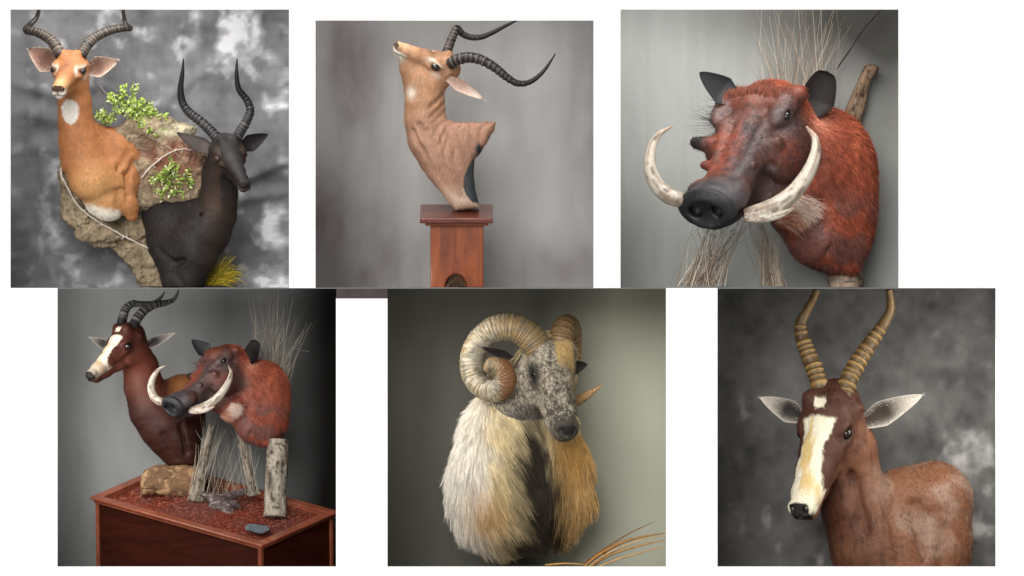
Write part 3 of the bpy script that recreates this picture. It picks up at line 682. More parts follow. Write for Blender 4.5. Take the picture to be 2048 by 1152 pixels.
    fur(T, body, v, f, col, 40000, ln, flow_for(H, (-.1, .2, -1)), .2, .36, 2, cvar=.35, jit=.16, mat=M_GLOSS)
    blk, lt = hx('1c1b1d'), hx('7d7a78')
    horn(T, 'horn', [(441, 287, 135, 11.5), (428, 268, 150, 10.8), (404, 245, 160, 10), (376, 222, 166, 9), (364, 200, 166, 7.6), (362, 175, 160, 6), (366, 145, 152, 4), (368, 118, 146, 1.2)], (.02, .62, 17), lyre_col(blk, lt), M_HORN, amp=.28, parent=body)
    horn(T, 'horn', [(472, 284, 138, 11), (480, 266, 150, 10.4), (492, 245, 160, 9.6), (501, 222, 166, 8.6), (494, 200, 166, 7.4), (478, 178, 160, 6), (474, 148, 152, 4), (475, 118, 146, 1.2)], (.02, .62, 17), lyre_col(blk, lt), M_HORN, amp=.28, parent=body)
    ear(T, (428, 303, 135), (354, 265, 150), 19, (-.1, -.6, -.7), hx('4a413d'), hx('2c2725'), hx('35302e'), hx('161313'), .30, body)
    ear(T, (484, 296, 140), (537, 269, 150), 18, (-.1, .35, -1), hx('1d1a1a'), hx('2c2725'), hx('3b3533'), hx('161313'), .32, body)

    # artificial rock
    T = Thing('artificial_rock', 'rough tan artificial rock carrying the two impala mounts', 'rock', 300, 576, 300)
    sd = SDF()
    sd.poly([(132, 308), (122, 345), (126, 395), (130, 432), (158, 448), (163, 462), (205, 482), (232, 498), (258, 522), (276, 555), (284, 580), (335, 580), (320, 520), (300, 470), (296, 430), (330, 412), (300, 300), (250, 270), (180, 270)], 262, 345, 14, 6)
    sd.poly([(240, 262), (268, 236), (312, 232), (345, 244), (388, 258), (378, 276), (412, 312), (406, 396), (380, 404), (330, 402), (300, 418), (270, 420), (255, 330)], 205, 290, 9, 8)
    sd.ell((160, 262, -420), (36, 26, 36), None, 14); sd.ell((205, 262, -462), (46, 26, 24), None, 14); sd.ell((262, 262, -452), (46, 26, 28), None, 14)
    sd.cone((300, 215, -262), 22, (385, 232, -262), 6, 8)
    sd.plane((0, 0, -573.5), (0, 0, -1), 1)
    def rdisp(p): return 11 * fbm(p / 34, 4) + 5 - 13 * np.abs(fbm(p / 24 + 9, 4)) - 5 * np.abs(fbm(p / 9 + 19, 3)) + 4.0 * np.sin(p[:, 2] / 4.5 + 5 * fbm(p / 30, 2)) * sm(430, 470, -p[:, 2]) * .5
    def rcol(v, h):
        x, y = v[:, 0], -v[:, 2]; n = fbm(v / 22, 5); c = np.repeat(hx('8f7f68')[None], len(v), 0) * (1 + .7 * n)[:, None]
        c = mixc(c, hx('8d5b4c'), np.clip(1.2 * gau(x, y, 350, 320, 60, 48), 0, .95) * (v[:, 1] < 235)); c = mixc(c, hx('b9a98a'), sm(.0, .4, fbm(v / 30 + 40)) * .6); c = mixc(c, hx('5a4a3a'), sm(.06, .0, np.abs(fbm(v / 24 + 9, 4))) * .8)
        c = mixc(c, hx('d8cfae'), np.clip(1.2 * gau(x, y, 360, 262, 40, 12), 0, .8)); return c
    _o, v, f, col = body_part(T, sd, rcol, None, 2.0, lambda p: rdisp(p) * sm(-574, -560, p[:, 2]), M_ROCK, 'rock_body')

    # twigs and leafy sprigs
    def twig(name, label, pts, r, col, d0, side=6, nb=4, seed=0, cat='twig'):
        T = Thing(name, label, cat, pts[0][0], pts[0][1], d0); C = catmull(px(pts), 60); rng = np.random.default_rng(seed)
        C[:, 0] += 1.2 * vnoise(C / 9 + seed); C[:, 2] += 1.2 * vnoise(C / 9 + 50 + seed)
        vv, ff, ta = tube(C, r * np.linspace(1.1, .6, 60), side); T.part('stem', vv, tri_clean(ff), M_BARK, np.repeat(np.asarray(col)[None], len(vv), 0) * (1 + .3 * fbm(vv / 4, 3))[:, None])
        for k in range(nb):
            i = rng.integers(8, 55); dv = rng.normal(size=3) * [1, .4, 1]; dv /= np.linalg.norm(dv); q = np.linspace(0, 1, 5)[:, None] * dv * rng.uniform(6, 11) + C[i]
            vv, ff, ta = tube(q, r * np.linspace(.6, .25, 5), 5); T.part('side_shoot', vv, tri_clean(ff), M_BARK, np.repeat(np.asarray(col)[None], len(vv), 0))
        return T
    pale_t = hx('d3c8bc')
    twig('bare_twig', 'long pale bare twig running down across the rock below the tan impala', [(131, 300, 240), (122, 345, 236), (135, 375, 232), (160, 415, 228), (200, 446, 226), (245, 470, 222), (298, 497, 224)], 2.4, pale_t, 230, nb=9, seed=1)
    twig('bare_twig', 'arching pale bare twig in front of the reddish rock face', [(283, 356, 205), (300, 335, 200), (330, 312, 198), (360, 298, 198), (384, 300, 200)], 1.9, pale_t, 200, nb=5, seed=2)
    twig('bare_twig', 'straight thin twig slanting down right over the reddish rock face', [(268, 255, 206), (310, 280, 200), (345, 300, 198), (370, 325, 198), (390, 350, 202)], 1.7, hx('9d8576'), 200, nb=4, seed=3)
    twig('bare_twig', 'thin straight twig rising from the upper leaves towards the tan ear', [(240, 222, 214), (222, 198, 216), (205, 178, 218), (196, 166, 220)], 1.1, hx('a39a98'), 216, nb=2, seed=4)
    def sprig(label, blobs, n, d0, seed):
        T = Thing('leafy_sprig', label, 'plant', blobs[0][0], blobs[0][1] + blobs[0][3], d0); rng = np.random.default_rng(seed)
        V = []; Fc = []; Cc = []; w = np.array([b[2] * b[3] for b in blobs], float); w /= w.sum()
        stems = []
        for b in blobs:
            base = np.array([b[0], d0 + 12, -(b[1] + b[3] * .9)])
            for k in range(max(4, int(b[2] / 4))):
                a = rng.uniform(-.25, 1.25) * np.pi; rr = rng.uniform(.55, 1.12); tip = np.array([b[0] + b[2] * rr * np.cos(a), d0 + rng.uniform(-16, 6), -(b[1] - b[3] * rr * np.sin(a))]); q = catmull(np.array([base + rng.normal(size=3) * [b[2] * .25, 3, 2], (base + tip) / 2 + rng.normal(size=3) * 5, tip]), 10)
                vv, ff, ta = tube(q, np.linspace(.9, .35, 10), 5); T.part('stem', vv, tri_clean(ff), M_BARK, np.repeat(hx('7a6a48')[None], len(vv), 0)); stems.append(q)
        for k in range(n):
            q = stems[rng.integers(len(stems))]; u_ = rng.uniform(.25, 1.0) ** .8 * 8.99; i0 = int(u_); c = q[i0] + (q[i0 + 1] - q[i0]) * (u_ - i0) + rng.normal(size=3) * 2.0; tg = q[i0 + 1] - q[i0]; tg /= np.linalg.norm(tg)
            ax = rng.normal(size=3) * .8 + tg * .8; ax /= np.linalg.norm(ax); nn = rng.normal(size=3) * .9 + [0, -.9, .8]; nn -= (nn @ ax) * ax; nn /= np.linalg.norm(nn); s = np.cross(ax, nn)
            ln = rng.uniform(4.5, 12.5); wd = ln * rng.uniform(.18, .3); i = len(V)
            for (t, ws, up) in ((0, 0, 0), (.35, 1, .05), (.7, .75, 0), (1, 0, -.12)):
                for sg in ((-1, 1) if ws else (0,)): V.append(c + ax * ln * t + s * wd * ws * sg + nn * ln * (up + (.08 * ws)))
            Fc += [[i, i+2, i+1], [i+1, i+2, i+4, i+3], [i+3, i+4, i+5]]
            base = [hx('a3bb50'), hx('86a03c'), hx('c6d684'), hx('66802f'), hx('e4ebbf')][rng.choice(5, p=[.34, .24, .24, .1, .08])] * rng.uniform(.8, 1.15); Cc += [base] * 6
        T.part('leaves', np.array(V), Fc, M_LEAF, np.array(Cc), smooth=False, kind='stuff')
    sprig('upper bright green leafy sprig above the tan back', [(252, 192, 34, 22), (262, 215, 44, 16), (212, 236, 26, 15), (300, 245, 34, 24), (280, 212, 30, 16), (318, 268, 22, 20), (290, 232, 40, 14)], 1150, 208, 5)
    sprig('lower bright green leafy sprig against the reddish rock face', [(345, 350, 34, 26), (338, 332, 18, 20), (330, 380, 20, 14), (372, 365, 18, 18), (315, 352, 12, 10)], 430, 192, 6)
    # yellow grass tuft
    tuft('grass_tuft', 'yellow green grass tuft below the black impala', [(398, 571, 230), (415, 571, 230), (435, 571, 232)], [(415, 500, 222), (450, 515, 225), (472, 545, 228), (440, 535, 215), (474, 556, 225), (408, 545, 225)], 420, .9, [hx('c4a526'), hx('a9962a'), hx('d8c04a'), hx('8d8a2c')], 230, 8, 9)

# ------------------------------------------------------------------ upper middle: impala looking up, on a wooden pedestal
def tilt_pts(P, pivot, deg):
    """lean points towards the viewer about a horizontal axis through the pivot (x, d, z)"""
    a = math.radians(deg); q = P - np.array(pivot); c, s = math.cos(a), math.sin(a)
    return np.stack([q[:, 0], q[:, 1] * c - q[:, 2] * s, q[:, 1] * s + q[:, 2] * c], 1) + np.array(pivot)
if want(2):
    H = Head((872, 127, 190), (-.82, -.36, .43), (.57, -.35, .74), 98)
    T = Thing('impala_mount', 'tan impala mount with its head thrown back, on the wooden pedestal', 'animal mount', 925, 410, 190)
    sd = SDF(); antelope_head(sd, H, .285, 1.15)
    sd.chain([tuple(H.p(-.20, 0, -.10)) + (27,), (852, 198, -176, 33), (849, 200, -205, 37), (850, 200, -240, 39), (860, 200, -278, 42), (880, 200, -312, 41), (903, 200, -345, 34), (917, 200, -375, 22), (929, 200, -400, 15)], 12)
    sd.chain([(885, 200, -282, 36), (930, 200, -276, 26), (975, 200, -256, 10)], 12)
    sd.poly([(846, 230), (895, 243), (922, 247), (990, 245), (986, 262), (966, 296), (948, 320), (946, 345), (949, 375), (958, 415), (912, 420), (890, 394), (856, 352)], 168, 232, 14, 10)
    sd.chain([(808, 178, -112, 10), (820, 186, -136, 20), (836, 194, -156, 30), (842, 198, -176, 33)], 10); sd.cone((905, 190, -395), 12, (945, 200, -404), 7, 8)
    rngw = [((892, 182, -205), (862, 160, -236)), ((894, 178, -222), (868, 157, -256)), ((888, 180, -190), (862, 163, -214)), ((905, 170, -250), (884, 154, -318)), ((924, 170, -252), (901, 152, -338)), ((944, 170, -252), (922, 158, -330)), ((962, 172, -252), (940, 160, -316)), ((878, 160, -250), (868, 152, -300)), ((884, 150, -300), (897, 156, -352)), ((840, 162, -250), (872, 152, -326)), ((905, 160, -345), (922, 172, -395)), ((890, 172, -236), (866, 154, -275)), ((934, 170, -252), (912, 156, -334)), ((953, 172, -252), (931, 160, -322))]
    rngw += [((915, 168, -249), (892, 152, -330)), ((898, 172, -246), (876, 153, -300)), ((972, 174, -250), (950, 164, -300)), ((893, 180, -214), (866, 158, -246)), ((856, 156, -262), (884, 150, -336)), ((828, 172, -262), (858, 156, -330))]
    for a, b in rngw: sd.cone(a, 2.8, b, 1.2, 10, 's')
    tan, pale, wht, dk = hx('a67c5e'), hx('c49a78'), hx('e6dccb'), hx('161211')
    def colf(v, h):
        c = impala_cols(v, h, tan, pale, wht, dk, 1); x, y = v[:, 0], -v[:, 2]
        c = mixc(c, hx('ab8470'), .7 * sm(200, 260, y)); c = mixc(c, hx('6e4c3e'), .75 * sm(238, 330, y) * sm(885, 960, x))
        c = mixc(c, hx('d8c2ad'), .5 * sm(360, 405, y)); c = mixc(c, wht, .9 * np.exp(-((x - 822) / 9) ** 2 - ((y - 186) / 12) ** 2))
        xb = np.interp(y, [316, 335, 355, 372, 390, 406], [946, 934, 927, 925, 931, 944]); dkb = sm(0, 2.5, x - xb) * sm(316, 322, y) * sm(408, 403, y)
        c = mixc(c, hx('6e4a3a'), .45 * sm(.1, -.35, np.sin((x - .28 * y) / 3.1 + 6 * fbm(v / 40, 2))) * 0); c = mixc(c, hx('34383a'), np.clip(dkb, 0, 1)); c = mixc(c, hx('2a2a2a'), sm(240, 226, 470 - v[:, 1]) * 0 + 1.0 * np.clip(1.6 * np.exp(-((x - 957) / 6) ** 2 - ((y - 298) / 10) ** 2), 0, 1))
        return c
    def fold2(p):
        x, y = p[:, 0], -p[:, 2]; w1 = np.abs(np.sin((x - .30 * (y - 250)) / 6.6 + 2.6 * fbm(p / 36, 2))) - .6; m1 = sm(236, 262, y) * sm(378, 318, y) * sm(866, 896, x + .3 * (y - 250))
        w2 = np.abs(np.sin((y + .85 * x) / 6.0 + 2.0 * fbm(p / 30, 2))) - .6; m2 = sm(856, 882, x) * sm(182, 200, y) * sm(262, 240, y)
        w3 = np.abs(np.sin((x - .62 * y) / 9.5 + 1.5 * fbm(p / 44, 2))) - .6; m3 = sm(250, 285, y) * sm(370, 340, y) * sm(888, 866, x)
        return .5 * fbm(p / np.array([26, 26, 10]), 3) + 2.5 * w1 * m1 + 2.0 * w2 * m2 + 1.2 * w3 * m3
    body, v, f, col = body_part(T, sd, colf, H, 1.8, fold2)
    eyes(T, H, body, .285, .092, inset=.04)
    ln = np.full(len(v), 3.8); h = H.loc(v); ln[(np.linalg.norm(h - [.6, 0, -.1], axis=1) < .6)] = 1.8; ln[h[:, 0] > .9] = 0
    fur(T, body, v, f, col, 36000, ln, flow_for(H, (.25, .1, -1)), .2, .34, 3, cvar=.22, jit=.16)
    blk, lt = hx('1f1c1b'), hx('7d706a')
    horn(T, 'horn', [(900, 128, 172, 12), (918, 119, 160, 11.5), (940, 116, 150, 11), (965, 122, 142, 10.2), (992, 138, 136, 9.2), (1014, 156, 134, 8), (1036, 168, 134, 6.6), (1062, 164, 138, 5.2), (1088, 142, 144, 3.6), (1111, 108, 150, 1.2)], (.02, .74, 19), lyre_col(blk, lt), M_HORN, amp=.34, parent=body)
    horn(T, 'horn', [(893, 106, 205, 10), (900, 86, 214, 9.4), (908, 66, 222, 8.4), (914, 56, 228, 7.6), (924, 66, 234, 6.8), (940, 73, 238, 6.4), (962, 73, 240, 5.6), (985, 64, 240, 4.6), (1008, 52, 238, 3.6), (1040, 36, 236, 2)], (.02, .66, 17), lyre_col(blk, hx('9a8780')), M_HORN, amp=.24, parent=body)
    ear(T, (894, 156, 176), (969, 200, 158), 13.5, (.25, .45, -.85), hx('d9c3b6'), hx('b98663'), hx('c9a896'), dk, .34, body, tipfrac=.86, hairs=(120, 5, hx('e8d8cc')), dark=(hx('8a6050'), .6, .75))

    # pedestal
    T = Thing('pedestal', 'reddish brown wooden pedestal with square cap and arched niche', 'pedestal', 914, 575, 200)
    M_W = wood_mat('pedestal_wood', hx('6a2f16'), hx('964c24'), .35, (7, 7, 1.2), .25)
    M_WC = wood_mat('cap_wood', hx('5c2d24'), hx('7d4436'), .28, (1.4, 7, 7), .35)
    PV = (914, 200, -418); TL = 12
    sd = SDF(); sd.poly([(840.5, 432), (840.5, 443), (986, 443), (986, 432)], 128, 268, 2, 1); v, f = sd.mesh(1.6); T.part('cap', tilt_pts(v + [0, 0, 10], PV, TL), f, M_WC)
    sd = SDF(); sd.poly([(851, 426), (851, 437), (977, 437), (977, 426)], 138, 258, 1.5, 1); v, f = sd.mesh(1.6); T.part('moulding', tilt_pts(v + [0, 0, -3], PV, TL), f, M_W)
    arch = [(934.5, 620), (934.5, 572), (932, 560), (926, 550), (918, 545), (910, 544.5), (902, 547), (895, 554), (891, 563), (889.5, 574), (889.5, 620)]
    sd = SDF(); sd.poly([(861, 437), (967, 437), (967, 620)] + arch + [(861, 620)], 152, 166, 1.2, .5); v, f = sd.mesh(1.6); v = tilt_pts(v, PV, 6); v[:, 2] = np.maximum(v[:, 2], -574.4); T.part('front_panel', v, f, M_W)
    sd = SDF(); sd.poly([(861.5, 438), (966.5, 438), (966.5, 620), (861.5, 620)], 178, 246, 1.2, .5); v, f = sd.mesh(2.2); v = tilt_pts(v, PV, 6); v[:, 2] = np.maximum(v[:, 2], -574.4); T.part('column', v, f, M_W)
    for x in (865, 963):
        sd = SDF(); sd.poly([(x - 3, 438), (x + 3, 438), (x + 3, 620), (x - 3, 620)], 164.5, 180, .5, .5); v, f = sd.mesh(1.5); v = tilt_pts(v, PV, 6); v[:, 2] = np.maximum(v[:, 2], -574.4); T.part('side_rail', v, f, M_W)
    tuft('', '', [(900, 573, 164), (912, 573, 164), (924, 573, 164)], [(900, 552, 162), (908, 549, 162), (918, 551, 163), (926, 556, 163)], 60, .7, [hx('4b3424'), hx('6a523c'), hx('2a1e16')], 190, 3, 4, .1, T=T, part='straw', tipvar=(3, 3, 1))

# ------------------------------------------------------------------ upper right: large warthog mount
def warthog():
    H = Head((1520, 238, 250), (-.42, -.68, -.60), (0, 0, 1), 1.0)
    T = Thing('warthog_mount', 'large rust red warthog mount with long curved tusks, seen close up', 'animal mount', 1690, 548, 330, 'warthog mounts')
    sd = SDF(); A = H.A; p = H.p
    sd.ell(p(-24, 0, -10), (80, 78, 62), A, 16); sd.chain([(*p(-6, -68, 34), 22), (*p(2, 0, 40), 24), (*p(-6, 68, 34), 22)], 12)
    for s in (-1, 1):
        sd.ell(p(18, s * 66, 28), (44, 24, 22), A, 10)                               # brow
        sd.ell(p(48, s * 66, -46), (74, 34, 56), A, 14)                              # cheek
        sd.cone(p(92, s * 60, 0), 20, p(88, s * (108 if s < 0 else 80), 6), 11, 18)                     # large wart
        sd.cone(p(150, s * 42, -10), 14, p(152, s * (62 if s < 0 else 50), -4), 8, 12)                      # small wart
        sd.ell(p(228, s * 42, -22), (44, 26, 27), A, 14)                             # tusk swelling
        sd.cone(p(-30, s * 56, 22), 24, p(-40, s * 76, 30), 18, 16)                   # ear root
        sd.chain([(*p(50, s * 44, 18), 20), (*p(120, s * 36, -2), 15), (*p(180, s * 28, -10), 13)], 9)
    sd.chain([(*p(0, 0, -8), 62), (*p(95, 0, -32), 50), (*p(165, 0, -38), 43), (*p(225, 0, -30), 43), (*p(262, 0, -22), 46)], 12)
    for s in (-1, 1): sd.chain([(*p(14, s * 48, -2), 33), (*p(85, s * 38, -16), 28), (*p(155, s * 25, -26), 24), (*p(215, s * 20, -22), 24), (*p(255, s * 24, -14), 26)], 9)
    sd.ell(p(276, 0, -20), (20, 66, 47), A, 8)                                       # snout rim
    sd.chain([(*p(0, 0, -80), 50), (*p(120, 0, -72), 40), (*p(215, 0, -66), 28), (*p(250, 0, -62), 20)], 14)
    sd.ell(p(303, 0, -20), (19, 55, 36), A, 6, 's')
    for s in (-1, 1):
        sd.ell(p(284, s * 25, -20), (22, 13, 14), A, 4, 's')
        sd.ell(p(30, s * 90, 26), (15, 12, 11), A, 5, 's')
        sd.cone(p(120, s * 72, -30), 7, p(160, s * 60, -45), 6, 12, 's')
    sd.cone(p(268, 52, -62), 4, p(160, 52, -70), 4, 6, 's'); sd.cone(p(268, -52, -62), 4, p(160, -52, -70), 4, 6, 's')
    # neck and forequarters
    sd.chain([(1535, 215, -395, 34), (1585, 262, -405, 50)], 22); sd.chain([(*p(30, 0, -70), 50), (*p(-40, 0, -90), 60)], 18)
    sd.chain([(1555, 300, -275, 80), (1620, 345, -320, 98)], 30)
    sd.ell((1648, 362, -345), (106, 92, 128), None, 30)
    sd.ell((1668, 365, -430), (84, 85, 112), None, 30)
    sd.chain([(1590, 300, -425, 52), (1640, 318, -470, 62), (1668, 330, -492, 52)], 26)
    sd.chain([(1700, 330, -490, 36), (1700, 325, -525, 22)], 14)
    for a, b in (((1655, 262, -470), (1650, 268, -535)), ((1720, 262, -250), (1738, 280, -430))): sd.cone(a, 3, b, 2.4, 12, 's')
    sd.plane((0, 446, 0), (0, 1, 0), 8)
    rust, dkr, gry, blk = hx('9a4630'), hx('6e3026'), hx('4f4342'), hx('1e1a1a')
    def colf(v, h):
        x, y = v[:, 0], -v[:, 2]; n = fbm(v / 40, 4); n2 = fbm(v / 18 + 30, 4); hx_ = h[:, 0]; q = np.abs(h[:, 1]); z = h[:, 2]
        c = np.repeat(hx('964c36')[None], len(v), 0) * (1 + .35 * n)[:, None]
        c = mixc(c, hx('c06a48'), .7 * sm(.0, .35, fbm(v / np.array([14, 30, 60]) + 7, 4)) * sm(500, 300, y)); c = mixc(c, hx('6b4a46'), .75 * sm(.02, .3, fbm(v / 45 + 70, 3) + .25 * sm(380, 480, y)) * sm(340, 440, y))
        c = mixc(c, hx('c98a72'), .8 * np.exp(-((x - 1636) / 20) ** 2 - ((y - 240) / 30) ** 2))
        hd = sm(-60, -10, hx_ + .3 * z) * (q < 140) * sm(-135, -95, z) * sm(1668, 1640, x)
        hc = np.repeat(hx('5a3a32')[None], len(v), 0) * (1 + .4 * n2)[:, None]; side = h[:, 1]; nn_ = 26 * fbm(v / 26 + 11, 4)
        hc = mixc(hc, hx('8a4430'), .85 * sm(-60, -20, -np.abs(side + 26 + nn_ * 1.4)) * sm(40, 90, hx_ + nn_) * sm(235, 190, hx_ + nn_))
        hc = mixc(hc, hx('7d4232'), .7 * sm(24, 50, z + nn_ * .6) * sm(50, 20, hx_)); hc = mixc(hc, hx('4c4446'), .8 * np.exp(-((side - 30 + nn_) / 26) ** 2) * sm(40, 90, hx_ + nn_))
        hc = mixc(hc, hx('54494a'), .8 * np.exp(-((hx_ - 34) / 40) ** 2 - ((q - 80) / 26) ** 2) * sm(-30, 0, z)); hc = mixc(hc, hx('94452f'), .9 * np.exp(-((hx_ - 74) / 28) ** 2 - ((q - 78) / 24) ** 2 - ((z + 34 + nn_ * .5) / 30) ** 2))
        hc = mixc(hc, hx('3a2f30'), .6 * sm(.0, .4, fbm(v / 11 + 60, 4)))
        hc = mixc(hc, hx('454247'), sm(205, 250, hx_) * .85); hc = mixc(hc, hx('232327'), sm(266, 280, hx_)); hc = mixc(hc, hx('0d0b0b'), sm(290, 280, hx_) * sm(270, 276, hx_) * (((h[:, 1]) / 52) ** 2 + ((z + 20) / 34) ** 2 < 1))
        hc = mixc(hc, blk, np.exp(-((hx_ - 90) / 24) ** 2) * sm(78, 92, q) * (h[:, 1] < 0)); hc = mixc(hc, blk, .9 * np.exp(-((hx_ - 140) / 28) ** 2 - ((z + 38) / 14) ** 2) * sm(45, 60, q)); hc = mixc(hc, hx('2a2424'), .8 * np.exp(-((z + 62) / 9) ** 2) * sm(120, 180, hx_))
        c = c * (1 - hd[:, None]) + hc * hd[:, None]; return c
    body, v, f, col = body_part(T, sd, colf, H, 2.6, lambda pp: 1.9 * fbm(pp / 15, 4) + 1.0 * np.abs(fbm(pp / 6 + 7, 3)), M_SKIN)
    # long body hair, sparse head bristle
    h = H.loc(v); hd = sm(-60, -10, h[:, 0] + .3 * h[:, 2]) * (np.abs(h[:, 1]) < 130) * sm(1668, 1640, v[:, 0])
    fur(T, body, v, f, np.clip(col * 1.1, 0, 1), 26000, np.where(hd > .3, 0, 15.0), lambda P: np.array([.35, .35, -.8])[None] + np.zeros((len(P), 1)), .22, .5, 5, jit=.2, cvar=.38)
    fur(T, body, v, f, np.clip(col * 1.05, 0, 1), 9000, np.where((hd > .3) & (h[:, 0] < 150), 8.0, 0), lambda P: np.repeat((-A[0] * .3 - A[2])[None], len(P), 0), .35, .4, 6, jit=.3, cvar=.35, name='face_hair')
    crest = np.where((np.abs(h[:, 1]) < 62) & (h[:, 0] < 12) & (h[:, 0] > -90) & (h[:, 2] > 46), 12.0, 0)
    fur(T, body, v, f, np.repeat(hx('7a4434')[None], len(v), 0), 1700, crest, lambda P: np.array([.1, .3, .6])[None] + np.zeros((len(P), 1)), 1.0, .5, 7, jit=.4, cvar=.4, name='crest_hair')
    rng = np.random.default_rng(4)
    # pale cheek whiskers and stray bristles
    n = 1300; k = rng.random(n); b = np.stack([1596 - 40 * k + rng.normal(size=n) * 5, 214 - 6 * k + rng.normal(size=n) * 4, -(398 + 46 * k) + rng.normal(size=n) * 4], 1)
    an = np.radians(-32 + 14 * k + rng.normal(size=n) * 13); Ln = (58 - 12 * k) * rng.uniform(.35, 1.05, n); e = b + np.stack([np.cos(an) * Ln, rng.uniform(-10, 8, n), np.sin(an) * Ln], 1)
    u = np.linspace(0, 1, 6)[None, :, None]; mid = (b + e) / 2 + np.array([0, -9, 4]) + rng.normal(size=b.shape) * 2; pts = (1-u)**2 * b[:, None] + 2*u*(1-u) * mid[:, None] + u*u * e[:, None]
    T.hair('whiskers', None, pts, .8, np.where((k > .55)[:, None], np.array([hx('c98f74'), hx('b5735a'), hx('dbb39c')])[rng.integers(0, 3, n)], np.array([hx('ecdccf'), hx('dfc0ae'), hx('e6cdbd')])[rng.integers(0, 3, n)]), M_FUR, parent=body)
    n = 420; b = []; e = []
    for k in range(n):
        c = rng.integers(3)
        if c == 0: a = np.array(p(rng.uniform(225, 275), -rng.uniform(40, 56), rng.uniform(-60, 10))); d = -A[1] * .8 + rng.normal(size=3) * .5; L = rng.uniform(6, 16)
        elif c == 1: a = np.array(p(rng.uniform(-20, 60), -rng.uniform(70, 84), rng.uniform(-30, 40))); d = -A[1] + A[2] * .1 + rng.normal(size=3) * .35; L = rng.uniform(20, 60)
        else: a = np.array(p(rng.uniform(230, 290), rng.uniform(-50, 50), rng.uniform(-85, -66))); d = np.array([-.2, -.4, -.7]) + rng.normal(size=3) * .4; L = rng.uniform(5, 14)
        d = d / np.linalg.norm(d); b.append(a); e.append(a + d * L)
    b, e = np.array(b), np.array(e); mid = (b + e) / 2 + np.array([0, 0, 2.0]); pts = (1-u)**2 * b[:, None] + 2*u*(1-u) * mid[:, None] + u*u * e[:, None]
    T.hair('bristles', None, pts, .45, np.repeat(hx('3a302e')[None], n, 0), M_FUR, parent=body)
    for s in (1, -1):
        vv, ff = sphere(p(28, s * 81, 26), (11, 8.5, 8.5), A); T.part('eye', vv, ff, M_EYE, parent=body)
    def tcol(t, rid, on, vv, a):
        c = np.repeat(hx('d8cdbd')[None], len(t), 0); st = fbm(np.stack([t * 5, np.cos(a) * 2.2, np.sin(a) * 2.2], 1) + 3, 4); c = mixc(c, hx('8a7562'), np.clip(sm(.0, .35, st), 0, 1) * .85)
        c = mixc(c, hx('4a3a30'), np.clip(sm(.22, .45, fbm(np.stack([t * 9, np.cos(a) * 4, np.sin(a) * 4], 1) + 33, 4)), 0, 1) * .7); c = mixc(c, hx('b08a68'), sm(.85, 1, t) * .7); c = mixc(c, hx('6a4a3c'), sm(.12, 0, t) * .8); return c
    oval = lambda t, a: 1 - .22 * np.abs(np.sin(a)) + .06 * np.sin(2 * a + 1)
    horn(T, 'tusk', [(1482, 432, 92, 19), (1512, 427, 94, 24), (1548, 412, 98, 24), (1582, 386, 104, 22), (1609, 350, 112, 19), (1624, 312, 122, 14.5), (1624, 280, 132, 8.5), (1607, 256, 140, 2)], (0, 1, 1), tcol, M_TUSK, amp=0, parent=body, flat=oval, sides=24)
    horn(T, 'tusk', [(1372, 402, 92, 17), (1345, 398, 92, 22.5), (1321, 384, 94, 22), (1303, 358, 100, 20), (1296, 328, 108, 16.5), (1301, 296, 118, 12.5), (1317, 270, 128, 7.5), (1341, 256, 136, 1.6)], (0, 1, 1), tcol, M_TUSK, amp=0, parent=body, flat=oval, sides=24)
    horn(T, 'lower_tusk', [(1482, 437, 78, 9), (1515, 438, 78, 9.5), (1550, 432, 82, 8), (1582, 418, 90, 2.5)], (0, 1, 1), tcol, M_TUSK, amp=0, parent=body)
    ear(T, (1622, 232, 272), (1652, 143, 272), 36, (-.1, .05, -1), hx('191312'), hx('2e2625'), hx('241c1b'), hx('1c1716'), .3, body, prof=.30, tipfrac=.9, hairs=(60, 6, hx('2c2320')))
    ear(T, (1470, 200, 250), (1397, 147, 228), 31, (.15, -.35, -.9), hx('2b2c2f'), hx('2b2e33'), hx('3a3d42'), hx('161617'), .34, body, prof=.7, tipfrac=.9)
    return T
def log(name, label, pts, d0, cols, seed, parts=True, knots=(), sides=26, cut='c2a684', n=60, amp=.10, cat='log', y_clip=None):
    T = Thing(name, label, cat, pts[0][0], pts[0][1], d0); P = catmull(px(pts), n); C, R = P[:, :3], P[:, 3]
    vv, ff, ta = tube(C, R, sides); m = len(vv) - 2
    cen = np.vstack([np.repeat(C, sides, 0), C[:1], C[-1:]]); dirv = vv - cen; L = np.linalg.norm(dirv, axis=1, keepdims=True); dn = dirv / np.maximum(L, 1e-6)
    t, a = ta[:, 0], ta[:, 1]; tl = np.linalg.norm(C[-1] - C[0]) / 9; st = fbm(np.stack([np.cos(a) * 2.6, np.sin(a) * 2.6, t * tl * .35 + seed], 1), 4); fine = fbm(np.stack([np.cos(a) * 6, np.sin(a) * 6, t * tl + seed], 1), 4)
    ds = (amp * 1.6 * st + amp * .8 * fine) * R.max()
    for (kt, ka, kr, kh) in knots: ds = ds + kh * np.exp(-((t - kt) / kr) ** 2 - ((np.angle(np.exp(1j * (a - ka)))) / .4) ** 2)
    vv = vv + dn * (ds * (L[:, 0] > 1e-3))[:, None]
    if y_clip: vv[:, 2] = np.maximum(vv[:, 2], -y_clip)
    c = np.repeat(cols[0][None], len(vv), 0); c = mixc(c, cols[1], sm(-.1, .3, st)); c = mixc(c, cols[2], sm(.12, .32, fine + .3 * st) * .85)
    T.part('bark', vv, tri_clean(ff), M_BARK, c * (1 + .25 * fbm(vv / 3, 2))[:, None]); return T
STRAW = [hx('c2b3a2'), hx('a59483'), hx('d8ccbb'), hx('8a7767')]
if want(3) or want(4): WART = warthog()
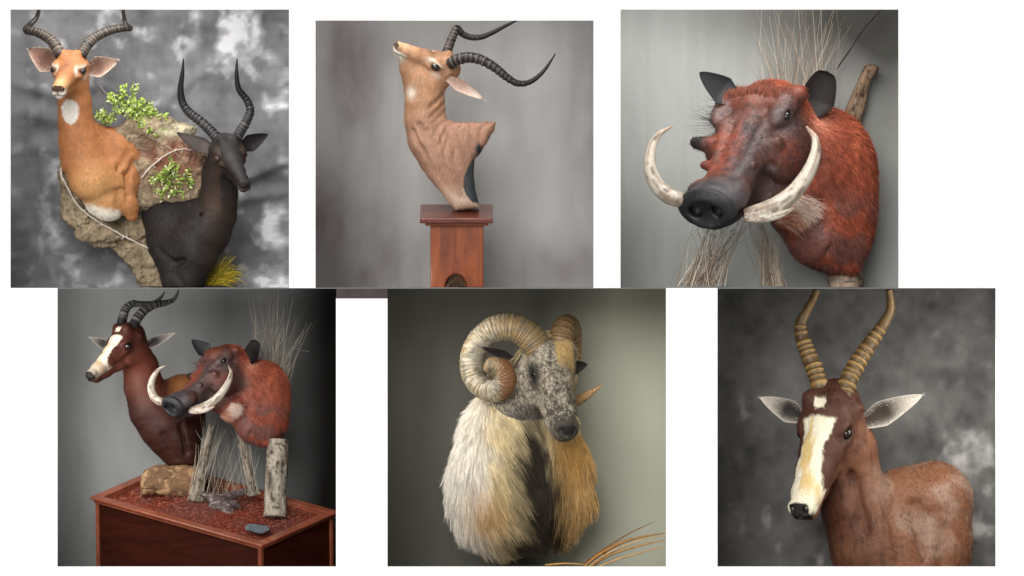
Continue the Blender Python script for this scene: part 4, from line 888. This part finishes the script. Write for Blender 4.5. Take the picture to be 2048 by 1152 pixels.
if want(3):
    tuft('grass_tuft', 'tall pale dry grass rising behind the large warthog head', [(1560, 300, 420), (1600, 300, 430), (1640, 300, 430)], [(1492, 0, 410), (1530, -20, 415), (1560, -10, 420), (1590, 0, 420), (1615, -15, 425), (1645, 10, 430), (1668, 60, 435), (1690, 90, 435), (1508, 80, 410)], 150, .7, STRAW, 430, 21, 16, .04, tipvar=(14, 30, 10))
    tuft('grass_tuft', 'dry grass bundle below the large warthog snout', [(1378, 573, 300), (1400, 573, 300), (1425, 573, 305)], [(1385, 455, 290), (1410, 440, 290), (1440, 440, 292), (1470, 450, 295), (1500, 440, 300)], 120, .75, STRAW, 300, 22, 10, .04, tipvar=(10, 12, 8))
    tuft('grass_tuft', 'dry grass bundle below the large warthog chest', [(1530, 573, 310), (1548, 573, 310), (1562, 573, 312)], [(1500, 440, 300), (1515, 430, 300), (1530, 450, 300), (1548, 470, 305)], 95, .75, STRAW, 310, 23, 7, .04, tipvar=(8, 12, 8))
    log('branch_stub', 'broken grey brown branch stub standing behind the large warthog shoulder', [(1692, 290, 452, 22), (1706, 230, 450, 19), (1718, 195, 448, 16), (1730, 160, 446, 12.5), (1742, 140, 445, 13), (1744, 130, 444, 11)], 448, [hx('8d7762'), hx('6a5443'), hx('3a2c22')], 4, knots=((.85, 1.0, .08, 5), (.3, 4, .1, 5)), cat='branch')
    log('post', 'weathered wooden post under the large warthog body', [(1692, 590, 360, 33), (1692, 560, 360, 33), (1692, 528, 358, 31)], 360, [hx('a3907e'), hx('7d6a5a'), hx('4a3a30')], 9, y_clip=574.2, cat='post', knots=((.6, 1.2, .2, 6),))
    T = Thing('bare_twig', 'dark thin twig slanting up to the top right corner', 'twig', 1672, 140, 440); C = catmull(px([(1672, 140, 440), (1700, 100, 440), (1725, 62, 440), (1762, 20, 440), (1790, -10, 440)]), 40); vv, ff, ta = tube(C, np.linspace(1.8, 1.1, 40), 6); T.part('stem', vv, tri_clean(ff), M_BARK, np.repeat(hx('3a302a')[None], len(vv), 0))

# ------------------------------------------------------------------ lower left: two mounts over a wooden plinth
def copy_tree(o, parent=None):
    c = o.copy(); COL.objects.link(c); c.parent = parent
    for ch in list(o.children): copy_tree(ch, c)
    return c
if want(4):
    # plinth frame: u to the left corner, v to the right corner, w straight up from the leaning top
    A0 = np.array([527., 60., -1084.]); U = np.array([-345., 253., 89.]); Vv = np.array([145., 176., 62.]); lu, lv = np.linalg.norm(U), np.linalg.norm(Vv); U /= lu; Vv /= lv; Wn = np.cross(Vv, U); Wn *= np.sign(Wn[2])
    FR = np.stack([U, Vv, Wn])
    def PL(a, b, c): return A0 + a * U + b * Vv + c * Wn
    def pbox(T, name, a0, a1, b0, b1, c0, c1, mat, parent=None, bev=0):
        c = PL((a0 + a1) / 2, (b0 + b1) / 2, (c0 + c1) / 2); v, f = box_pts(c, FR, ((a1 - a0) / 2, (b1 - b0) / 2, (c1 - c0) / 2))
        o = T.part(name, v, f, mat, smooth=False, parent=parent)
        if bev: m = o.modifiers.new('bevel', 'BEVEL'); m.width = bev * S; m.segments = 3; m.limit_method = 'NONE'
        return o
    T = Thing('plinth', 'long reddish brown wooden plinth box holding the two mounts', 'plinth', 527, 1230, 240)
    M_P = wood_mat('plinth_panel', hx('2b0e07'), hx('42190d'), .35, (1.2, 1.2, 9), .3); M_R = wood_mat('plinth_trim', hx('7d3f2a'), hx('a05840'), .3, (3, 3, 3), .4)
    pbox(T, 'front_panel', 8, lu - 8, 7, 12, -160, -14, M_P); pbox(T, 'end_panel', 7, 12, 13, lv - 8, -160, -14, M_P)
    pbox(T, 'back_panel', 13, lu - 8, lv - 12, lv - 7, -160, -14, M_P); pbox(T, 'end_panel', lu - 12, lu - 7, 13, lv - 13, -160, -14, M_P)
    for a, b in ((4, 4), (lu - 12, 4), (4, lv - 12)): pbox(T, 'corner_post', a, a + 9, b, b + 9, -160, -13.5, M_R, bev=1.5)
    for c0, c1, w, ov in ((-5, 0, 20, 4), (-13, -5.2, 15, -1)):
        pbox(T, 'rim', -ov, lu + ov, -ov, -ov + w, c0, c1, M_R, bev=1.6); pbox(T, 'rim', -ov, lu + ov, lv + ov - w, lv + ov, c0, c1, M_R, bev=1.6)
        pbox(T, 'rim', -ov, -ov + w, -ov + w + .3, lv + ov - w - .3, c0, c1, M_R, bev=1.6); pbox(T, 'rim', lu + ov - w, lu + ov, -ov + w + .3, lv + ov - w - .3, c0, c1, M_R, bev=1.6)
    M_SOIL = attr_mat('red_soil', .9, 140, .45, 1.0, 320, .15, dist=.006)
    na, nb = 150, 80; a, b = np.meshgrid(np.linspace(14, lu - 14, na), np.linspace(14, lv - 14, nb), indexing='ij'); a, b = a.ravel(), b.ravel()
    q = np.stack([a, b, a * 0], 1); c = -12 + 6 * fbm(q / 45, 4) + 3.0 * np.abs(fbm(q / 9 + 4, 3)) + 2.2 * np.abs(fbm(q / 3.5 + 14, 2)); c = np.minimum(c, -2.5 + 0 * c) + 5 * gau(a, b, 230, 110, 90, 50)
    P = A0 + a[:, None] * U + b[:, None] * Vv + c[:, None] * Wn; ii = np.arange(na - 1)[:, None] * nb; jj = np.arange(nb - 1)[None]; f = np.stack([ii + jj, ii + nb + jj, ii + nb + jj + 1, ii + jj + 1], -1).reshape(-1, 4)
    cc = np.repeat(hx('7d3526')[None], len(P), 0) * (1 + .5 * fbm(q / 14, 4))[:, None]; cc = mixc(cc, hx('a86a50'), sm(.12, .35, fbm(q / 5 + 50, 3)) * .8); cc = mixc(cc, hx('6e4a46'), sm(0, .3, fbm(q / 40 + 90, 3)) * .6)
    soil = T.part('soil_bed', P, f, M_SOIL, cc)
    rng = np.random.default_rng(3); n = 3500; aa = rng.uniform(30, lu - 60, n); bb = rng.uniform(20, lv - 20, n); base = A0 + aa[:, None] * U + bb[:, None] * Vv + rng.uniform(-9, -2, n)[:, None] * Wn; dv = rng.normal(size=(n, 3)) * [1, 1, .35]; dv /= np.linalg.norm(dv, axis=1, keepdims=True)
    pts = np.stack([base + dv * t * rng.uniform(4, 9, (n, 1)) for t in (0, .5, 1)], 1); T.hair('litter', None, pts, .55, np.array([hx('8d4434'), hx('b06a52'), hx('6a2c20')])[rng.integers(0, 3, n)] * rng.uniform(.7, 1.2, (n, 1)), M_STRAW, parent=soil)

    # warthog, seen a little more from the side
    W2 = WART if not want(3) else copy_tree(WART.o)
    W2 = W2.o if isinstance(W2, Thing) else W2
    W2['label'] = 'smaller warthog mount on the plinth with rust red body and pale tusks'
    W2.location = W(532.5, 893, 262, FF(262)); W2.rotation_euler = (math.radians(-6), 0, math.radians(-26)); W2.scale = (.52,) * 3

    # bontebok
    H = Head((246, 691, 300), (-.60, -.62, -.50), (0, 0, 1), 114)
    T = Thing('bontebok_mount', 'dark red brown antelope mount on the plinth, head in near profile', 'animal mount', 365, 928, 350)
    sd = SDF(); antelope_head(sd, H, .245)
    sd.chain([tuple(H.p(-.22, 0, -.06)) + (28,), (282, 342, -735, 33), (288, 345, -775, 37), (306, 350, -818, 46), (330, 352, -850, 50), (352, 356, -880, 46), (368, 356, -910, 32), (372, 356, -930, 24)], 14)
    sd.chain([(330, 375, -800, 38), (366, 395, -795, 42), (366, 385, -850, 44)], 20)
    sd.cone((345, 345, -915), 14, (392, 350, -918), 12, 14)
    for aq, bq in (((330, 302, -870), (352, 318, -915)), ((362, 312, -850), (372, 322, -905))): sd.cone(aq, 3, bq, 2, 12, 's')
    sd.plane((0, 420, 0), (0, 1, 0), 5); sd.plane((0, 0, -930), (0, 0, -1), 4)
    def colf(v, h):
        x, y = v[:, 0], -v[:, 2]; c = bont_cols(v, h, hx('623224'), hx('421d17'), hx('efe4d0'), hx('d8ba88')); c = mixc(c, hx('7d4a38'), .8 * sm(.12, -.2, h[:, 2]) * sm(1.3, 1, np.linalg.norm(h, axis=1)) * sm(.05, .2, h[:, 0]) * .5)
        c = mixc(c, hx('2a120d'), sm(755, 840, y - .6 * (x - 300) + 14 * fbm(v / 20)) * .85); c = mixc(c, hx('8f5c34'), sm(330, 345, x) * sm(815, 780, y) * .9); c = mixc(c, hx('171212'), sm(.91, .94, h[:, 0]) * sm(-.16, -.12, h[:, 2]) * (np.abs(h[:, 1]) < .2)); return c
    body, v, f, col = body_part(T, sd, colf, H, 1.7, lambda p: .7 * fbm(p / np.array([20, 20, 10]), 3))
    eyes(T, H, body, .245, .06, inset=.025)
    ln = np.full(len(v), 3.6); h = H.loc(v); ln[np.linalg.norm(h - [.5, 0, -.1], axis=1) < .7] = 1.6; ln[h[:, 0] > .95] = 0
    fur(T, body, v, f, col, 36000, ln, flow_for(H, (.15, .2, -1)), .2, .32, 41, cvar=.24, jit=.16, mat=M_GLOSS)
    dk, lt = hx('2b2a29'), hx('8f8b84')
    horn(T, 'horn', [(266, 660, 305, 10.5), (274, 640, 312, 10.5), (288, 622, 322, 9.6), (308, 610, 334, 8.2), (330, 606, 346, 6.2), (346, 600, 354, 4.4), (354, 588, 358, 3), (356, 579.5, 360, 1.6)], (.12, .82, 13), ring_col(dk, lt), M_HORN, amp=.16, parent=body)
    horn(T, 'horn', [(242, 658, 330, 9.5), (246, 636, 336, 9.5), (252, 618, 342, 8.6), (264, 608, 350, 7.4), (284, 608, 358, 6), (306, 606, 366, 4.8), (320, 596, 370, 3.4), (329, 583, 374, 1)], (.14, .80, 13), ring_col(dk, lt), M_HORN, amp=.16, parent=body)
    ear(T, (290, 692, 315), (351, 666, 318), 11, (0, .2, -1), hx('2a2523'), hx('6a4a3c'), hx('c2bbb0'), hx('a39a90'), .25, body, tipfrac=.4, hairs=(90, 4, hx('c9c2b6')))
    ear(T, (222, 694, 325), (179, 674, 322), 10, (0, .2, -1), hx('2a2523'), hx('6a4a3c'), hx('b5aea4'), hx('8d867e'), .25, body, tipfrac=.4, hairs=(70, 4, hx('b5aea4')))

    # sandstone block, log post, driftwood, slate
    T = Thing('sandstone_block', 'tan layered sandstone block under the brown antelope mount', 'rock', 335, 985, 360)
    sd = SDF(); sd.poly([(282, 962), (290, 942), (312, 931), (372, 928), (402, 936), (410, 958), (402, 992), (284, 992)], 318, 405, 18, 4)
    def rcol(v, h): c = np.repeat(hx('765a42')[None], len(v), 0) * (1 + .5 * fbm(v / 16, 4))[:, None]; c = mixc(c, hx('7d5f42'), sm(.05, .3, fbm(v / np.array([30., 30, 8]) + 3, 3)) * .8); return mixc(c, hx('b5946e'), sm(.05, .3, fbm(v / 12 + 33, 3)) * .6)
    body_part(T, sd, rcol, None, 1.8, lambda p: 5 * fbm(p / 22, 3) - 3.2 * np.exp(-((fbm(p / np.array([46, 40, 18]) + 2, 2)) / .05) ** 2), M_ROCK, 'stone')
    log('log_post', 'upright weathered log with peeling bark under the smaller warthog', [(550, 1034, 215, 23), (551, 1000, 222, 22), (552, 950, 232, 21), (555, 915, 240, 21.5), (556, 880, 246, 19)], 228, [hx('a69c8c'), hx('857a6c'), hx('3a332d')], 14, knots=((.75, 5.6, .06, 6), (.55, 5.4, .05, 6), (.35, 5.8, .05, 4)), amp=.12, n=110, sides=40)
    T = Thing('driftwood', 'grey forked driftwood root lying on the red soil', 'driftwood', 445, 1030, 262); sd = SDF()
    sd.chain([(404, 290, -988, 5), (424, 278, -998, 10), (446, 264, -1012, 13), (458, 255, -1022, 9), (466, 250, -1028, 4)], 7); sd.chain([(432, 272, -1000, 9), (458, 280, -992, 7.5), (484, 288, -985, 6), (504, 294, -981, 3)], 8); sd.chain([(450, 262, -1008, 8), (470, 262, -1008, 6), (480, 262, -1016, 3)], 6); sd.ell((436, 268, -1012), (20, 14, 9), None, 6)
    body_part(T, sd, lambda v, h: mixc(np.repeat(hx('554846')[None], len(v), 0) * (1 + .5 * fbm(v / 6, 3))[:, None], hx('8d807c'), sm(.05, .35, fbm(v / np.array([14, 5, 5]) + 8, 3)) * .8), None, 1.5, lambda p: 2.4 * fbm(p / np.array([12, 6, 5]), 3), M_BARK, 'root')
    T = Thing('slate_slab', 'small blue grey slate slab in the front corner of the soil', 'stone', 510, 1066, 120); sd = SDF(); sd.poly([(491, 1052), (500, 1047), (537, 1052), (540, 1060), (522, 1068), (492, 1060)], 100, 140, 2, 2)
    body_part(T, sd, lambda v, h: np.repeat(hx('5f666a')[None], len(v), 0) * (1 + .4 * fbm(v / 8, 3))[:, None], None, 1.4, lambda p: 1.2 * fbm(p / 7, 3), M_ROCK, 'stone')
    G = [hx('bdb3a2'), hx('a09482'), hx('d3cab9'), hx('8a7d6c')]
    tuft('grass_tuft', 'tall pale dry grass standing behind the smaller warthog', [(520, 800, 330), (540, 800, 332), (556, 800, 330)], [(498, 620, 325), (515, 600, 325), (535, 590, 328), (552, 580, 328), (570, 600, 328), (590, 640, 330), (605, 665, 330), (612, 640, 330)], 170, .45, G, 330, 51, 8, .04, tipvar=(9, 18, 8))
    BR = [hx('8d8375'), hx('6d6256'), hx('3f372f')]
    log('dead_branch', 'thick weathered dead branch leaning right beside the sandstone block', [(391, 1003, 303, 14), (396, 975, 304, 11), (404, 935, 304, 9), (414, 890, 303, 7.5), (424, 850, 302, 6)], 303, BR, 24, amp=.16, n=90, cat='branch', knots=((.15, 3.0, .06, 4), (.5, 1.0, .04, 3)))
    log('dead_branch', 'slender weathered dead branch leaning left in the middle of the plinth', [(506, 992, 285, 9), (500, 960, 286, 8), (492, 920, 287, 7.5), (484, 885, 288, 6.5), (478, 855, 289, 5)], 286, BR, 27, amp=.16, n=90, cat='branch', knots=((.3, 5.0, .05, 3), (.7, 2.0, .04, 3)))
    tuft('grass_tuft', 'dry grass growing round the thick dead branch', [(388, 1000, 303), (400, 1002, 298)], [(398, 880, 303), (412, 868, 300), (425, 850, 298), (436, 845, 298)], 60, .42, G, 302, 52, 6, -.1, tipvar=(9, 18, 5))
    tuft('grass_tuft', 'dry grass growing round the slender dead branch', [(500, 990, 281), (508, 988, 281)], [(476, 870, 284), (486, 858, 284), (500, 880, 284)], 42, .42, G, 284, 53, 5, -.05, tipvar=(8, 18, 5))
    tuft('grass_tuft', 'few loose fine grass stalks between the two dead branches', [(420, 1000, 320), (445, 998, 320), (470, 996, 320)], [(420, 850, 318), (440, 840, 318), (465, 850, 318), (480, 860, 318)], 40, .32, G, 320, 54, 9, .02, tipvar=(16, 22, 6))

# ------------------------------------------------------------------ lower middle: ram
if want(5):
    H = Head((1103, 744, 150), (.20, -.74, -.64), (0, 0, 1), 166)
    T = Thing('ram_mount', 'shaggy cream and black ram mount with one large curled horn', 'animal mount', 1060, 1120, 220)
    sd = SDF(); antelope_head(sd, H, .25, 1.25, ped=False, jaw=.95)
    sd.chain([(*H.p(-.05, 0, .12), 36), (*H.p(.3, 0, .05), 30), (*H.p(.6, 0, .0), 24)], 12)
    sd.chain([(*H.p(.2, 0, -.2), 34), (*H.p(.6, 0, -.22), 26), (*H.p(.86, 0, -.2), 20)], 10)
    sd.ell(H.p(.9, 0, -.12), (24, 25, 24), H.A, 10)
    for s in (-1, 1):
        sd.ell(H.p(1.03, s * .085, -.06), (9, 6, 7), H.A, 3, 's')
        sd.cone(H.p(-.06, s * .10, .10), 26, H.p(-.14, s * .14, .22), 24, 14)
    sd.chain([tuple(H.p(-.25, 0, -.1)) + (50,), (1050, 225, -800, 74), (1022, 235, -880, 92), (1004, 240, -950, 92), (1000, 240, -1000, 82), (1004, 240, -1030, 60)], 26)
    sd.chain([(1085, 255, -860, 62), (1112, 262, -930, 58), (1122, 265, -985, 54), (1116, 262, -1028, 42)], 22)
    sd.chain([(944, 225, -985, 38), (950, 225, -1030, 28), (995, 230, -1050, 24), (1060, 225, -1058, 26)], 20)
    sd.ell((1072, 222, -945), (58, 62, 105), None, 26)
    for a, b in (((960, 130, -880), (940, 150, -1060)),): sd.cone(a, 5, b, 5, 22, 's')
    wht, crm, dk, tan = hx('e9e2d6'), hx('dcc79a'), hx('2b231d'), hx('cda468')
    def colf(v, h):
        x, y = v[:, 0], -v[:, 2]; n = fbm(v / 26, 4); q = np.abs(h[:, 1]); z = h[:, 2]; a = h[:, 0]
        c = np.repeat(crm[None], len(v), 0) * (1 + .12 * n)[:, None]
        c = mixc(c, wht, np.clip(sm(1010, 950, x + .12 * (y - 900) + 40 * n) , 0, 1)); c = mixc(c, tan, sm(1085, 1115, x) * sm(820, 860, y) * .95)
        c = mixc(c, hx('c99a58'), .8 * gau(x, y, 968, 1010, 34, 45)); c = mixc(c, hx('e3d2a8'), .5 * gau(x, y, 1010, 850, 40, 60)); c = mixc(c, hx('dba85a'), .6 * gau(x, y, 1140, 900, 25, 45))
        cx = 1056 + .16 * (y - 880) + 8 * n + 34 * fbm(v / np.array([7, 7, 34]) + 3, 3); wd = 12 + 36 * sm(820, 960, y); st = np.exp(-((x - cx) / wd) ** 2) * sm(815, 880, y); st = np.maximum(st, gau(x, y, 1050, 1075, 66, 30)); c = mixc(c, dk, np.clip(st * 1.6, 0, .98)); c = mixc(c, dk, .85 * gau(x, y, 1070, 838, 18, 24))
        hd = sm(-.42, -.3, a) * sm(1.3, 1.1, np.linalg.norm(h, axis=1)) * (z > -.48 - .0 * a) * (v[:, 1] < 195)
        sp = fbm(v / 2.6, 3); sp2 = fbm(v / 11 + 20, 3); hc = np.repeat(hx('857a6a')[None], len(v), 0); hc = mixc(hc, hx('c2b9a6'), sm(-.1, .4, sp + .4 * sp2) * .8); hc = mixc(hc, hx('3d3832'), sm(-.05, .4, -.8 * sp - .6 * sp2 + .25 * sm(.3, .8, a)) * .85)
        hc = mixc(hc, hx('2b2a2c'), np.clip(1.2 * np.exp(-((a - .08) / .15) ** 2 - ((q - .2) / .11) ** 2 - ((z - .04) / .12) ** 2) * (.7 + 1.0 * sm(-.3, .2, sp2)), 0, .92)); hc = mixc(hc, hx('c2a26a'), .95 * np.exp(-((a + .0) / .2) ** 4) * sm(-.05, .06, z) * sm(-.03, .02, h[:, 1]) * sm(.26, .2, h[:, 1]))
        hc = mixc(hc, hx('8d7a5c'), .5 * sm(.08, .14, h[:, 1]) * np.exp(-((a - .35) / .3) ** 2) * (z > -.1)); hc = mixc(hc, hx('3d3530'), sm(.80, .97, a) * .8); hc = mixc(hc, hx('1c1918'), sm(.96, 1.0, a) * sm(-.14, -.08, z)); hc = mixc(hc, hx('2a241f'), sm(-.27, -.33, z) * sm(.1, .3, a) * .8)
        c = c * (1 - hd[:, None]) + hc * hd[:, None]; return c
    body, v, f, col = body_part(T, sd, colf, H, 2.4, lambda p: 2.2 * fbm(p / 20, 3))
    h = H.loc(v); hd = sm(-.42, -.3, h[:, 0]) * (h[:, 2] > -.48) * (v[:, 1] < 195) * sm(1.3, 1.1, np.linalg.norm(h, axis=1))
    def fl(P):
        x, y = P[:, 0], -P[:, 2]; d = np.stack([.75 * sm(920, 1030, x) * sm(1100, 1060, x) + .05, np.full(len(P), -.15), -np.ones(len(P))], 1); d[:, 0] -= .25 * sm(960, 900, x); return d
    bl = np.where(hd > .4, 0, 30 + 10 * sm(850, 1000, -v[:, 2]))
    fur(T, body, v, f, col, 46000, bl, fl, .42, .62, 15, jit=.10, cvar=.12, segs=6, name='wool', clump=.75, droop=.15)
    fur(T, body, v, f, np.clip(col * 1.12, 0, .95), 14000, np.where(hd > .4, 0, 24.0) * (v[:, 0] < 1010), fl, .7, .55, 16, jit=.2, cvar=.1, segs=5, name='wool', clump=.6)
    fur(T, body, v, f, col, 16000, np.where(hd > .4, 5.0, 0) * (h[:, 0] < .97), flow_for(H, (0, 0, -1)), .5, .45, 17, jit=.4, cvar=.25, name='face_hair')
    eyes(T, H, body, .25, .055, .065, .03, inset=.026)
    def rcol(t, rid, on, vv, a):
        x, y = vv[:, 0], -vv[:, 2]; c = np.repeat(hx('7d6848')[None], len(t), 0); c = mixc(c, hx('9c8560'), rid * .6); lich = sm(-.25, .3, fbm(vv / 4, 4) + .25 * sm(.15, .35, t) * sm(.92, .8, t) - .1 + .15 * np.sin(a)); c = mixc(c, hx('aba698'), lich * .75 * sm(.1, .25, t + .1 * np.cos(a)) * sm(.95, .84, t))
        c = mixc(c, hx('5c5a52'), sm(.0, .4, fbm(vv / 10 + 44, 4)) * .75); c = mixc(c, hx('7d5232'), sm(994, 1008, x) * sm(.7, .76, t) * .9); return c
    horn(T, 'horn', [(1084, 706, 150, 33), (1062, 676, 148, 33), (1030, 656, 148, 32.5), (992, 658, 152, 31), (962, 680, 156, 29.5), (945, 716, 156, 28.5), (948, 752, 150, 27), (968, 776, 140, 25), (996, 780, 126, 25), (1012, 760, 112, 23), (1004, 736, 104, 20), (984, 728, 104, 15), (972, 740, 110, 8)], (.0, .97, 54), rcol, M_HORN, n=480, sides=30, amp=.07, ringsharp=1.3, parent=body, flat=lambda t, a: 1 - .12 * np.abs(np.sin(a)))
    def rcol2(t, rid, on, vv, a):
        c = np.repeat(hx('6f563c')[None], len(t), 0); c = mixc(c, hx('a98a62'), rid * .8); c = mixc(c, hx('b58e62'), sm(.7, .9, t)); c = mixc(c, hx('55381f'), sm(.1, .3, fbm(vv / np.array([3., 3, 14]), 3)) * .5); return c
    horn(T, 'horn', [(1116, 716, 158, 27), (1120, 690, 164, 26.5), (1124, 668, 176, 25), (1132, 652, 200, 23), (1142, 660, 232, 21), (1146, 700, 258, 18), (1144, 750, 262, 15), (1136, 798, 240, 13), (1152, 802, 214, 11), (1174, 790, 196, 8), (1203, 770, 182, 1.4)], (.0, .6, 26), rcol2, M_HORN, n=260, sides=26, amp=.06, ringsharp=1.0, parent=body)
    ear(T, (1024, 716, 120), (964, 694, 96), 12, (.1, .6, -.8), hx('2a2624'), hx('8d867c'), hx('4d4742'), hx('1d1a18'), .3, body, tipfrac=.5, hairs=(200, 6, hx('4a443f')))
    ear(T, (1138, 738, 168), (1175, 729, 176), 17, (.1, .5, -.9), hx('2a2624'), hx('2d2826'), hx('3a3431'), hx('1d1a18'), .3, body, tipfrac=.6)
    ST = [hx('b07c3e'), hx('c9965a'), hx('8a5a2a'), hx('d8ac74')]
    def blade(label, pts, w, col, seed):
        T = Thing('dry_blade', label, 'grass', pts[0][0], pts[0][1], pts[0][2], 'dry grass blades'); C = catmull(px(pts), 40); up = np.array([.2, -1, .3]); V = []; 
        for k in range(40):
            t = k / 39; tg = C[min(k + 1, 39)] - C[max(k - 1, 0)]; tg /= np.linalg.norm(tg); s = np.cross(tg, up); s /= np.linalg.norm(s); n = np.cross(s, tg); ww = w * (math.sin(math.pi * min(t * .8 + .2, 1)) ** .7) * .5 + .15
            V += [C[k] - s * ww, C[k] + n * ww * .35, C[k] + s * ww, C[k] - n * ww * .12]
        F = [[4*k+a, 4*k+(a+1) % 4, 4*k+4+(a+1) % 4, 4*k+4+a] for k in range(39) for a in range(4)] + [[0, 3, 2, 1], [156, 157, 158, 159]]
        V = np.array(V); T.part('blade', V, F, M_STRAW, np.repeat(np.asarray(col)[None], len(V), 0) * (1 + .25 * fbm(V / 6 + seed, 3))[:, None])
    bl = [([(1160, 1142, 90), (1200, 1108, 88), (1258, 1080, 86), (1340, 1064, 84)], 6, 0, 'widest tan dry grass blade arching to the right edge'), ([(1168, 1144, 92), (1215, 1112, 90), (1275, 1092, 90), (1340, 1078, 92)], 5, 1, 'tan dry grass blade second from the top at the right edge'), ([(1150, 1140, 96), (1205, 1100, 94), (1260, 1066, 92), (1312, 1042, 92)], 2.4, 2, 'thin dry grass blade rising highest to the right'), ([(1172, 1146, 88), (1225, 1122, 84), (1285, 1104, 84), (1340, 1090, 86)], 3.6, 3, 'lowest dry grass blade reaching the right edge'), ([(1180, 1146, 94), (1210, 1106, 92), (1236, 1084, 92)], 2, 0, 'short thin dry grass blade in the middle of the bunch'), ([(1090, 1130, 94), (1130, 1127, 92), (1175, 1129, 90)], 4, 1, 'short flat dry grass blade lying along the bottom edge'), ([(1164, 1144, 86), (1220, 1104, 82), (1290, 1078, 82), (1342, 1070, 82)], 2.6, 3, 'thin brown dry grass blade between the two wide blades')]
    for k, (p_, w_, c_, l_) in enumerate(bl): blade(l_, p_, w_, ST[c_], k * 7)

# ------------------------------------------------------------------ lower right: bontebok mount
if want(6):
    H = Head((1652, 860, 200), (-.30, -.62, -.725), (0, 0, 1), 218)
    T = Thing('bontebok_mount', 'large red brown antelope mount with white face blaze and ringed tan horns', 'animal mount', 1780, 1133, 290)
    sd = SDF(); antelope_head(sd, H, .245, 1.15, ped=True)
    sd.chain([tuple(H.p(-.25, 0, -.08)) + (50,), (1692, 262, -900, 56), (1698, 268, -955, 58), (1716, 275, -1015, 70), (1748, 285, -1085, 86), (1780, 290, -1160, 96)], 20)
    sd.chain([(1755, 310, -1035, 62), (1810, 330, -1012, 70), (1868, 345, -1004, 75), (1864, 340, -1090, 77), (1852, 340, -1180, 78)], 24)
    for a, b in (((1830, 255, -1010), (1838, 248, -1120)), ((1890, 262, -1060), (1880, 258, -1150)), ((1772, 215, -985), (1800, 205, -1120)), ((1702, 212, -950), (1730, 206, -1060))): sd.cone(a, 5, b, 4, 24, 's')
    sd.plane((0, 385, 0), (0, 1, 0), 6)
    def colf(v, h):
        x, y = v[:, 0], -v[:, 2]; c = bont_cols(v, h, hx('66402e'), hx('47281f'), hx('f3e9cf'), hx('d9b35e'))
        bd = sm(1700, 1800, x - .25 * (y - 1000)) * sm(905, 930, y); c = mixc(c, hx('80563c'), bd * .85); c = mixc(c, hx('a08a7a'), bd * np.clip(sm(-.12, .3, fbm(v / 55 + 3, 3) + .35 * gau(x, y, 1890, 1050, 60, 90)), 0, 1) * .5)
        c = mixc(c, hx('74452c'), .6 * sm(.0, .3, fbm(v / 30 + 9, 3)) * bd); c = mixc(c, hx('9a6a4a'), .5 * gau(x, y, 1735, 870, 22, 40)); c = mixc(c, hx('3f2018'), .6 * sm(.0, .35, fbm(v / np.array([16, 16, 40]) + 21, 4)) * sm(.0, -.25, h[:, 2]) * (1 - bd)); return c
    body, v, f, col = body_part(T, sd, colf, H, 2.4, lambda p: 1.2 * fbm(p / np.array([30, 30, 16]), 3) + 1.3 * fbm(p / np.array([9, 9, 22]) + 5, 3))
    eyes(T, H, body, .245, .052, .06, .03, inset=.027, mat=simple_mat('amber_eye', tuple(hx('1c120b')), .08, .5, .2))
    ln = np.full(len(v), 7.0); h = H.loc(v); ln[np.linalg.norm(h - [.5, 0, -.1], axis=1) < .72] = 3.0; ln[h[:, 0] > .95] = 0
    fur(T, body, v, f, col, 60000, ln, flow_for(H, (.15, .2, -1)), .2, .46, 31, cvar=.24, jit=.16, mat=M_GLOSS)
    dk, lt = hx('54422a'), hx('b08c52')
    horn(T, 'horn', [(1646, 800, 205, 16), (1638, 775, 214, 17), (1628, 742, 226, 17.5), (1615, 708, 240, 16.5), (1603, 675, 250, 14.5), (1600, 648, 254, 11.5), (1612, 622, 254, 9), (1626, 596, 250, 7.5), (1632, 579.5, 247, 6.6)], (.10, .72, 11), ring_col(dk, lt), M_HORN, amp=.26, ringsharp=2.2, parent=body)
    horn(T, 'horn', [(1684, 800, 205, 18), (1689, 775, 212, 19), (1702, 745, 224, 18.5), (1723, 710, 238, 17), (1746, 676, 250, 14.5), (1767, 646, 256, 11.5), (1779, 620, 256, 9), (1779, 596, 250, 7.5), (1776, 579.5, 247, 6.6)], (.05, .72, 12), ring_col(dk, lt), M_HORN, amp=.26, ringsharp=2.2, parent=body)
    ear(T, (1606, 836, 225), (1518, 794, 226), 24, (-.1, .25, -1), hx('c9c0b2'), hx('8d6a52'), hx('e2dccf'), hx('e2dccf'), .25, body, dark=(hx('1e1614'), .97, .8), hairs=(200, 7, hx('ddd6c8')))
    ear(T, (1722, 846, 225), (1843, 789, 226), 27, (.1, .3, -1), hx('c9c0b2'), hx('8d6a52'), hx('e2dccf'), hx('e2dccf'), .25, body, dark=(hx('2e2019'), .97, .8), hairs=(220, 7, hx('ddd6c8')))
